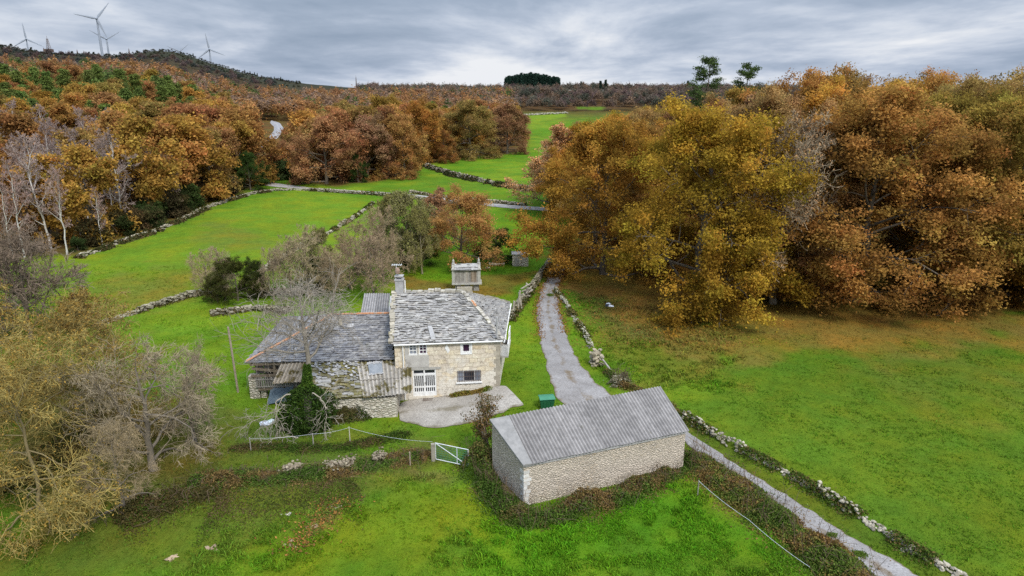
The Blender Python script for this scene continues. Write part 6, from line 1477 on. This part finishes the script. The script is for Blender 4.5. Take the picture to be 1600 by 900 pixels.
# ------------------------------------------------------------------ wind turbines and masts on the hill
M_TURB = m_rough('turbine_paint', (.24, .27, .31), (.28, .31, .35), 2, .02, rough=.5)
def turbine(px, hub_y, r, blade, rot, label):
    g = at_dist(px, r); hubz = CAM_H + float(slope_at(hub_y)) * g[1]
    o = thing('wind_turbine', label, 'wind turbine', g, None); H = hubz - g[2]
    m = MB(); m.tubes([g + (0, 0, -2), g + (0, 0, H * .5), g + (0, 0, H - 1)], [1.7, 1.4, .95], 14); obj('tower', m, M_TURB, o, True)
    d = unit(np.array([-g[0], -g[1], 0.])); s = np.array([-d[1], d[0], 0]); h0 = g + (0, 0, H)
    m = MB(); m.tubes([h0 - d * 5, h0 - d * 4, h0 + d * 1.5, h0 + d * 2.2], [1.0, 1.7, 1.7, 1.2], 10, caps=True); obj('nacelle', m, M_TURB, o, True)
    hc = h0 + d * 3.2; m = MB(); m.tubes([hc - d * 1.0, hc, hc + d * .9, hc + d * 1.4], [1.3, 1.4, .9, .2], 10, caps=True); obj('hub', m, M_TURB, o, True)
    for k in range(3):
        a = math.radians(rot + 120 * k); e = s * math.sin(a) * 1. + np.array([0, 0, 1]) * math.cos(a); e = -s * math.sin(a) + np.array([0, 0, 1.]) * math.cos(a); t = unit(np.cross(e, d))
        st_ = [(0.6, .55, .5), (.12 * blade, 1.25, .35), (.2 * blade, 1.5, .28), (.5 * blade, 1.0, .18), (.8 * blade, .62, .1), (blade, .18, .04)]
        m = MB(); rings = [[hc + e * L + t * (w_ * cx) + d * (th_ * cy) for cx, cy in ((-1, 0), (-.3, .8), (.9, .2), (1, 0), (.4, -.6), (-.6, -.7))] for L, w_, th_ in st_]
        v = np.array(rings).reshape(-1, 3); i, j = np.meshgrid(np.arange(5), np.arange(6), indexing='ij'); m.add(v, np.stack([i * 6 + j, i * 6 + (j + 1) % 6, (i + 1) * 6 + (j + 1) % 6, (i + 1) * 6 + j], -1).reshape(-1, 4), None); m.add(v[-6:], [[0, 1, 2, 3]], [[0, 3, 4], [0, 4, 5]]); obj('blade', m, M_TURB, o, True)
turbine(168, 29, 1110, 26, -40, 'tallest and nearest white wind turbine, above the hill at the left')
turbine(178, 61, 1380, 26, -60, 'shorter wind turbine just right of the tallest one')
turbine(55, 61, 1500, 26, 3, 'wind turbine farthest left on the hill')
turbine(288, 80, 1700, 25, -52, 'low small wind turbine behind the dark hilltop')
turbine(334, 77, 1280, 25, 8, 'wind turbine at the right end of the hill slope')
def mast(px, ytop, r, w_, label, n=8):
    g = at_dist(px, r); H = (CAM_H + float(slope_at(ytop)) * g[1] - g[2]) / 1.18; o = thing('lattice_mast', label, 'mast', g); m = MB(); cs = [(-1, -1), (1, -1), (1, 1), (-1, 1)]
    f_ = lambda t: w_ * (1 - .75 * t) / 2
    for a, b in cs: m.tubes([g + (a * f_(0), b * f_(0), -1), g + (a * f_(1), b * f_(1), H)], [.28, .2], 4)
    for k in range(n):
        t0_, t1_ = k / n, (k + 1) / n
        for q_ in range(4):
            a, b = cs[q_], cs[(q_ + 1) % 4]; m.tubes([g + (a[0] * f_(t0_), a[1] * f_(t0_), H * t0_), g + (b[0] * f_(t1_), b[1] * f_(t1_), H * t1_)], [.14, .14], 3)
    obj('frame', m, M_RUST, o); m = MB(); m.tubes([g + (0, 0, H * .95), g + (0, 0, H * 1.18)], [.25, .15], 5); obj('antenna', m, M_RUST, o)
    if n > 6: m = MB(); m.box(g + (0, 0, 1.5 + H * .12), (w_ * 1.6, w_ * 1.4, 4)); obj('platform', m, M_RUST, o)
mast(87, 56, 1130, 5, 'tall dark lattice mast on the hill between the left turbines'); mast(79, 74, 1130, 1.6, 'short thin mast just left of the tall lattice mast', 5); mast(130, 77, 1130, 1.5, 'short faint mast between the lattice mast and the tallest turbine', 5); mast(210, 75, 1150, 1.6, 'short mast right of the tallest turbines', 5); mast(557, 118, 1100, 1.4, 'thin faint mast on the skyline above the middle wood', 5)
# dark trees on the crest
for a in (8, 30, 60, 122, 148, 155, 196, 222, 308, 385, 393, 400, 404, 430, 440):
    plant(FARO[0] if a < 240 else CONI, 'hill_tree', at_dist(a, 1120), .38 if a < 240 else .34, rng.uniform(0, 6), (.06, .07, .05), 'small dark tree standing on the bare crest of the hill', 'tree', 'dark trees on the hill crest')
# little islands of grass in the gravel
for px, py, s, lab in ((1343, 868, .55, 'larger tuft of grass growing in the track near the bottom edge'), (1300, 838, .35, 'small tuft of grass growing in the track above the larger one'), (860, 462, .6, 'strip of grass between the wheel tracks at the top of the track')):
    g = G(px, py); rgl = np.random.default_rng(int(px)); N = 1000; m = MB()
    p = g + np.stack([rgl.normal(0, s * .3, N), rgl.normal(0, s * (.42 if px < 900 else .22), N), np.zeros(N)], 1); p[:, 2] = hgt(p[:, 0], p[:, 1]) + .07 + .05 * rgl.random(N)
    leaf_quads(m, p, .035, np.array((.085, .13, .02))[None] * rgl.uniform(.7, 1.3, (N, 1)), rgl, upb=1.); o = obj('grass_tuft', m, M_GRASS, at=g); tag(o, lab, 'grass')
